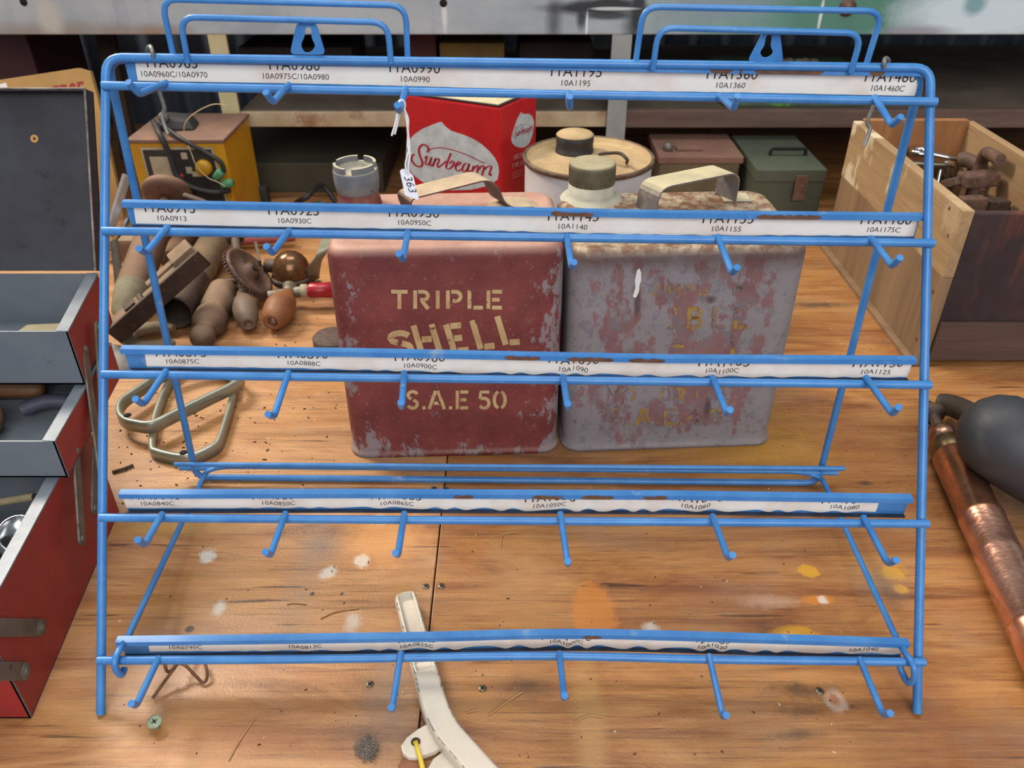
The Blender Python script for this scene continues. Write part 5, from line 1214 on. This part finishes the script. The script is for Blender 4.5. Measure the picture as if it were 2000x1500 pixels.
b = bm_new(); tube(b, [az(219, 922, .002), az(240, 916, .0024), az(260, 908, .002)], .0017, 7); tag(mk('twig', b, mat('dark_twig', L(92, 74, 50), L(70, 54, 38), 60, rough=.85)), 'short dark stick on the bright bench patch left of the rack base', 'twig')
rg = random.Random(11)
b = bm_new()
for k in range(70):
    c_ = az(716 + rg.gauss(0, 6), 1467 + rg.gauss(0, 7), 0); pts = [c_ + V((rg.gauss(0, .0035), rg.gauss(0, .0035), abs(rg.gauss(.002, .0012)) + .0004)) for _ in range(4)]; tube(b, spline(pts, 3), .00028, 4)
tag(mk('lint_clump', b, mat('grey_lint', L(140, 128, 118), L(108, 98, 90), 200, rough=.95)), 'small grey clump of lint on the bench, front left of the cream lever', 'lint')
b = bm_new()
def crumb(u, v, k):
    c_ = az(u, v, 0); r_ = k * rg.uniform(.4, 1.0); a = rg.uniform(0, 6.28); l = rg.uniform(1, 2.8)
    q = [V((math.cos(a) * x * l - math.sin(a) * y, math.sin(a) * x * l + math.cos(a) * y, 0)) * r_ for x, y in ((-1, -.6), (.8, -.8), (1, .5), (-.5, .9))]
    hexa(b, [c_ + p for p in q] + [c_ + p * .6 + V((0, 0, r_ * 1.2)) for p in q], 0 if rg.random() < .8 else 1)
for _ in range(150): crumb(rg.uniform(225, 660), rg.uniform(765, 985), .0011)
for _ in range(150): crumb(rg.uniform(220, 1720), rg.uniform(1030, 1480), .0007)
for _ in range(60): crumb(rg.uniform(480, 640), rg.uniform(560, 720), .0011)
for _ in range(70): crumb(rg.uniform(1500, 1790), rg.uniform(520, 960), .0006)
tag(mk('wood_crumbs', b, [mat('dark_crumbs', L(84, 62, 44), L(60, 44, 34), 90, rough=.9), mat('pale_crumbs', L(214, 196, 168), rough=.9)], at=(0, .7, 0)), 'dark and pale crumbs of dirt scattered over the bench', 'crumbs', kind='stuff')


# ------------------------------------------------------------------ shelving behind the bench
YS = 1.452
M['beam'] = None
t = NT('painted_beam'); n = t.noise(7, 5, .6, stretch=(1, 1, 2)); col = t.mix(t.mapr(n, .35, .65), L(172, 178, 180), L(150, 157, 163))
col = t.mix(t.mapr(t.noise(1, 5, .6, stretch=(26, 26, 3)), .56, .72, 0, .6), col, L(134, 140, 150))
wn = t.noise(22, 5, .65); BO = None
beam_lo = ay(1000, 68, YS).z; beam_hi = beam_lo + .155
shelf = thing('shelving_unit', (0, YS + .2, 0), 'steel shelving unit with a wide spray painted top beam standing behind the bench things', 'shelving')
def bs(u, v, ru, rv, c, soft=.3, wob=.5, amt=1.0):
    global col
    p = ay(u, v, YS) - shelf.location; q = depth(ay(u, v, YS)) / F; col = t.stain(col, p, (ru * q, 1, rv * q * 1.03), c, soft, wob, wn, amt)
bs(1490, 30, 170, 60, L(112, 150, 142), .6, .5, .9); bs(1660, 30, 150, 52, L(84, 132, 116), .35, .5, 1); bs(1920, 28, 150, 46, L(206, 218, 224), .4, .5, 1); bs(1905, 8, 20, 18, L(96, 146, 150), .4, .4, .8)
bs(1790, 62, 60, 10, L(150, 140, 152), .5, .6, .8); bs(1400, 12, 90, 22, L(136, 146, 164), .6, .6, .7)
BKp = L(48, 50, 54)
bs(1160, 15, 86, 11, BKp, .4, .3, 1); bs(1190, 9, 60, 11, BKp, .4, .3, 1); bs(1247, 14, 13, 52, BKp, .35, .3, 1); bs(1082, 42, 12, 40, BKp, .7, .4, .7); bs(1186, 30, 50, 7, BKp, .4, .3, .9); bs(1136, 36, 9, 18, BKp, .5, .3, .9); bs(1234, 50, 14, 30, BKp, .7, .4, .7); bs(1200, 17, 44, 3, L(200, 206, 204), .3, .3, .9)
bs(100, 60, 160, 12, L(132, 116, 98), .9, .6, .7); bs(95, 34, 24, 34, L(182, 178, 168), .4, .6, .9); bs(290, 62, 60, 9, L(140, 110, 84), .8, .8, .7); bs(868, 30, 5, 30, L(214, 216, 216), .5, .6, .9); bs(1146, 50, 2, 24, L(222, 226, 228), .3, .2, 1); bs(1603, 30, 3, 30, L(222, 226, 228), .4, .3, .9)
mbeam = t.done(col, .5, 0, .4)
b = bm_new(); box(b, (-1.4, YS, beam_lo), (1.4, YS + .03, beam_hi), bev=.003)
for u, v in ((46, 4), (866, 6)): 
    c_ = ay(u, v, YS); lathe(b, c_ + V((0, .002, 0)), (0, -1, 0), [(.0062, 0), (.0062, .0024), (0, .0024)], 16, 1)
bm_ = mk('beam', b, [mbeam, M['black']], shelf)
b = bm_new(); c_ = ay(1655, 14, YS); lathe(b, c_, (0, -1, 0), [(.014, -.001), (.014, .003), (.008, .005), (.008, .010), (0, .011)], 12); mk('bolt', b, M['rust'], shelf)
M['shelfply'] = mat('dark_shelf_board', L(92, 76, 64), L(70, 58, 50), 6, rough=.85)
b = bm_new(); box(b, (-1.4, YS + .03, beam_lo + .012), (1.4, 2.02, beam_lo + .03)); mk('top_board', b, M['shelfply'], shelf)  # unseen deck behind the beam, put in to keep the shelf interior dark
sl = ay(1000, 248, YS + .012); sh_ = ay(1000, 219, YS + .012)
M['creamrust'] = mat('cream_rusty_edge', L(186, 172, 142), L(160, 138, 104), 14, rough=.75, patches=((L(132, 84, 54), 9, .56, .68), (L(110, 72, 52), 24, .64, .72)))
M['brownboard'] = mat('brown_shelf', L(104, 82, 72), L(86, 68, 60), 6, rough=.85, stretch=(2, 12, 12))
M['dustshelf'] = mat('dusty_shelf_top', L(118, 104, 88), L(92, 80, 68), 8, rough=.95)
x0 = ay(468, 230, YS + .012).x; xm = ay(1192, 230, YS + .012).x
b = bm_new(); box(b, (x0, YS + .012, sl.z), (xm, YS + .022, sh_.z), 0, .0015); box(b, (x0, YS + .0225, sl.z + .012), (xm, 2.02, sh_.z - .001), 1); mk('shelf', b, [M['creamrust'], M['dustshelf']], shelf)
b = bm_new(); box(b, (xm + .001, YS + .012, sl.z - .002), (1.4, YS + .03, sh_.z + .004), 0, .003); box(b, (xm + .001, YS + .0305, sl.z + .01), (1.4, 2.02, sh_.z + .002), 1); mk('shelf', b, [M['brownboard'], M['dustshelf']], shelf)
a_, c_ = ay(405, 68, YS + .004), ay(441, 68, YS + .004); zb = ay(455, 250, YS + .004).z
M['creampost'] = mat('cream_post_paint', L(196, 184, 140), L(176, 164, 122), 14, rough=.6, patches=((L(140, 116, 78), 20, .66, .74),))
M['greypost'] = mat('grey_post_paint', L(164, 166, 162), L(136, 138, 136), 9, rough=.6)
b = bm_new(); box(b, (a_.x, YS + .002, zb), (c_.x, YS + .0095, beam_lo + .01), bev=.001); mk('post', b, M['creampost'], shelf)
a_, c_ = ay(1195, 80, YS + .004), ay(1234, 80, YS + .004)
b = bm_new(); box(b, (a_.x, YS + .002, .0), (c_.x, YS + .0095, beam_lo + .01), bev=.001); mk('post', b, M['greypost'], shelf)
for x in (-1.36, 1.36):
    b = bm_new(); box(b, (x - .018, YS + .001, 0), (x + .018, YS + .011, beam_lo + .01)); mk('post', b, M['greypost'], shelf)
for x in (-1.36, x0 + .02, xm + .03, 1.36):
    b = bm_new(); box(b, (x - .018, 1.975, 0), (x + .018, 1.99, beam_lo + .02)); mk('post', b, M['greypost'], shelf)
zs = sh_.z + .002
def clutter(name, u0, u1, vt, vb, y, dep_, m, label, cat, z=None, bev=.004):
    z0 = zs if z is None else z; pt = ay((u0 + u1) / 2, vt, y)
    b = bm_new(); box(b, (ay(u0, vb, y).x, y, z0), (ay(u1, vb, y).x, y + dep_, max(pt.z, z0 + .006)), bev=bev)
    return tag(mk(name, b, m), label, cat)
clutter('green_tin_case', 1415, 1690, 150, 205, YS + .035, .17, mat('dull_green_case', L(88, 108, 84), L(66, 82, 66), 10, rough=.7, patches=((L(88, 160, 62), 12, .6, .66),)), 'flat dull green tin case with a bright green streak on the brown shelf', 'case', z=sh_.z + .0025)
b = bm_new(); c_ = ay(1558, 122, YS + .10)
for k in range(5): ball(b, (c_.x - .028 + .014 * k, YS + .10 + .006 * (k % 2), ay(1550, 150, YS + .035).z + .0085), .0095, 8, (1.2, 1, .9))
tag(mk('rag_bundle', b, mat('grey_rag', L(128, 122, 106), L(96, 92, 80), 60, rough=.95)), 'small dusty grey rag bundle on the green tin case', 'rag')
clutter('maroon_box', 800, 852, 66, 92, YS + .16, .1, mat('maroon_card', L(96, 52, 52), L(78, 44, 44), 20, rough=.8), 'small maroon box at the back of the cream edged shelf', 'box')
clutter('yellow_carton', 858, 985, 84, 100, YS + .15, .12, mat('dusty_yellow_card', L(136, 112, 56), L(104, 84, 52), 12, rough=.9), 'low dusty yellow carton on the cream edged shelf, right of the maroon box', 'carton')
clutter('dark_case', 470, 690, 92, 130, YS + .2, .16, mat('dark_brown_case', L(62, 54, 48), L(48, 42, 40), 10, rough=.8), 'long dark brown case on the cream edged shelf, left half', 'case')
clutter('dark_roll', 1010, 1160, 80, 120, YS + .2, .16, mat('dark_canvas', L(66, 54, 48), L(52, 44, 40), 8, rough=.9), 'dark canvas bundle on the shelf left of the grey post', 'bundle', bev=.018)
# things on the bench under the shelves
bx0 = ay(1288, 340, 1.375); bz = ay(1360, 305, 1.375)
b = bm_new(); X0, X1 = bx0.x, ay(1448, 305, 1.375).x
box(b, (X0, 1.375, 0), (X1, 1.50, bz.z - .010), 0, .003); box(b, (X0 - .004, 1.371, bz.z - .012), (X1 + .004, 1.504, bz.z), 1, .002); box(b, (X0 + .03, 1.40, bz.z), (X0 + .075, 1.42, bz.z + .006), 1, .002); ball(b, (X0 + .016, 1.405, bz.z + .006), .009, 10, mi=2)
tag(mk('brown_metal_box', b, [mat('olive_box_side', L(104, 92, 66), L(84, 74, 56), 12, rough=.7), mat('red_brown_lid', L(132, 96, 78), L(106, 78, 66), 14, rough=.8), M['link']]), 'small brown metal box with a red-brown lid under the shelf, behind the right can', 'metal box')
gx0 = ay(1446, 370, 1.31)
b = bm_new(); gz = ay(1540, 331, 1.31).z; box(b, (X1 + .012, 1.31, 0), (.515, 1.49, gz - .003), 0, .003); box(b, (X1 + .010, 1.306, gz - .02), (.515, 1.494, gz + .001), 0, .002)
hx = X1 + .05; tube(b, fillet([V((hx, 1.38, gz)), V((hx, 1.38, gz + .012)), V((hx + .06, 1.38, gz + .012)), V((hx + .06, 1.38, gz))], .006), .003, 8, mi=1); bar(b, (hx + .035, 1.3045, gz - .05), (hx + .035, 1.3045, gz - .008), .02, .004, up=(0, 1, 0), mi=2)
tag(mk('green_chest', b, [mat('drab_green_paint', L(78, 84, 68), L(64, 70, 58), 9, rough=.6), M['black'], M['rust']]), 'drab green metal chest under the shelf between the right can and the crate', 'chest')
clutter('olive_trunk', 455, 760, 318, 470, 1.52, .30, mat('dark_olive_trunk', L(74, 70, 52), L(60, 56, 44), 8, rough=.8), 'dark olive trunk deep under the shelf, right of the yellow charger', 'trunk', z=0)
clutter('dark_tin', 506, 530, 366, 430, 1.43, .022, mat('charcoal_tin', L(52, 52, 48), L(40, 40, 38), 20, rough=.6), 'small charcoal tin between the yellow charger and the left can', 'tin', z=0)
b = bm_new(); tube(b, spline([az(560, 430, .006), az(575, 400, .02), az(600, 384, .04), ay(628, 362, 1.46), az(655, 395, .008)], 6), .005, 8)
tag(mk('black_hose', b, M['cable']), 'black hose curled in the dark behind the left can', 'hose')
b = bm_new(); tube(b, [az(540, 418, .008), az(630, 400, .008)], .008, 10)
tag(mk('green_handled_tool', b, mat('dim_green_grip', L(70, 96, 80), L(54, 74, 64), 20, rough=.6)), 'dim green handled tool in the dark behind the left can', 'tool')
b = bm_new(); y_ = 1.60; q0, q1 = ay(-260, 170, y_), ay(82, 170, y_); box(b, (q0.x, y_, 0), (q1.x, y_ + .2, beam_lo - .002), bev=.004)
tag(mk('maroon_cabinet', b, mat('dark_maroon_paint', L(70, 30, 36), L(56, 26, 30), 6, rough=.6)), 'dark maroon cabinet in the far left corner behind the tan board', 'cabinet')
b = bm_new(); y_ = 1.72; q0 = ay(196, 80, y_); bar(b, (q0.x, y_, 0), (q0.x - .01, y_ + .06, beam_lo + .004), .035, .02, up=(0, 1, 0)); 
tag(mk('timber_post', b, mat('dim_brown_timber', L(92, 72, 62), L(74, 58, 52), 6, rough=.9, stretch=(20, 20, 2))), 'dim brown timber post leaning on the corrugated wall, left', 'post')
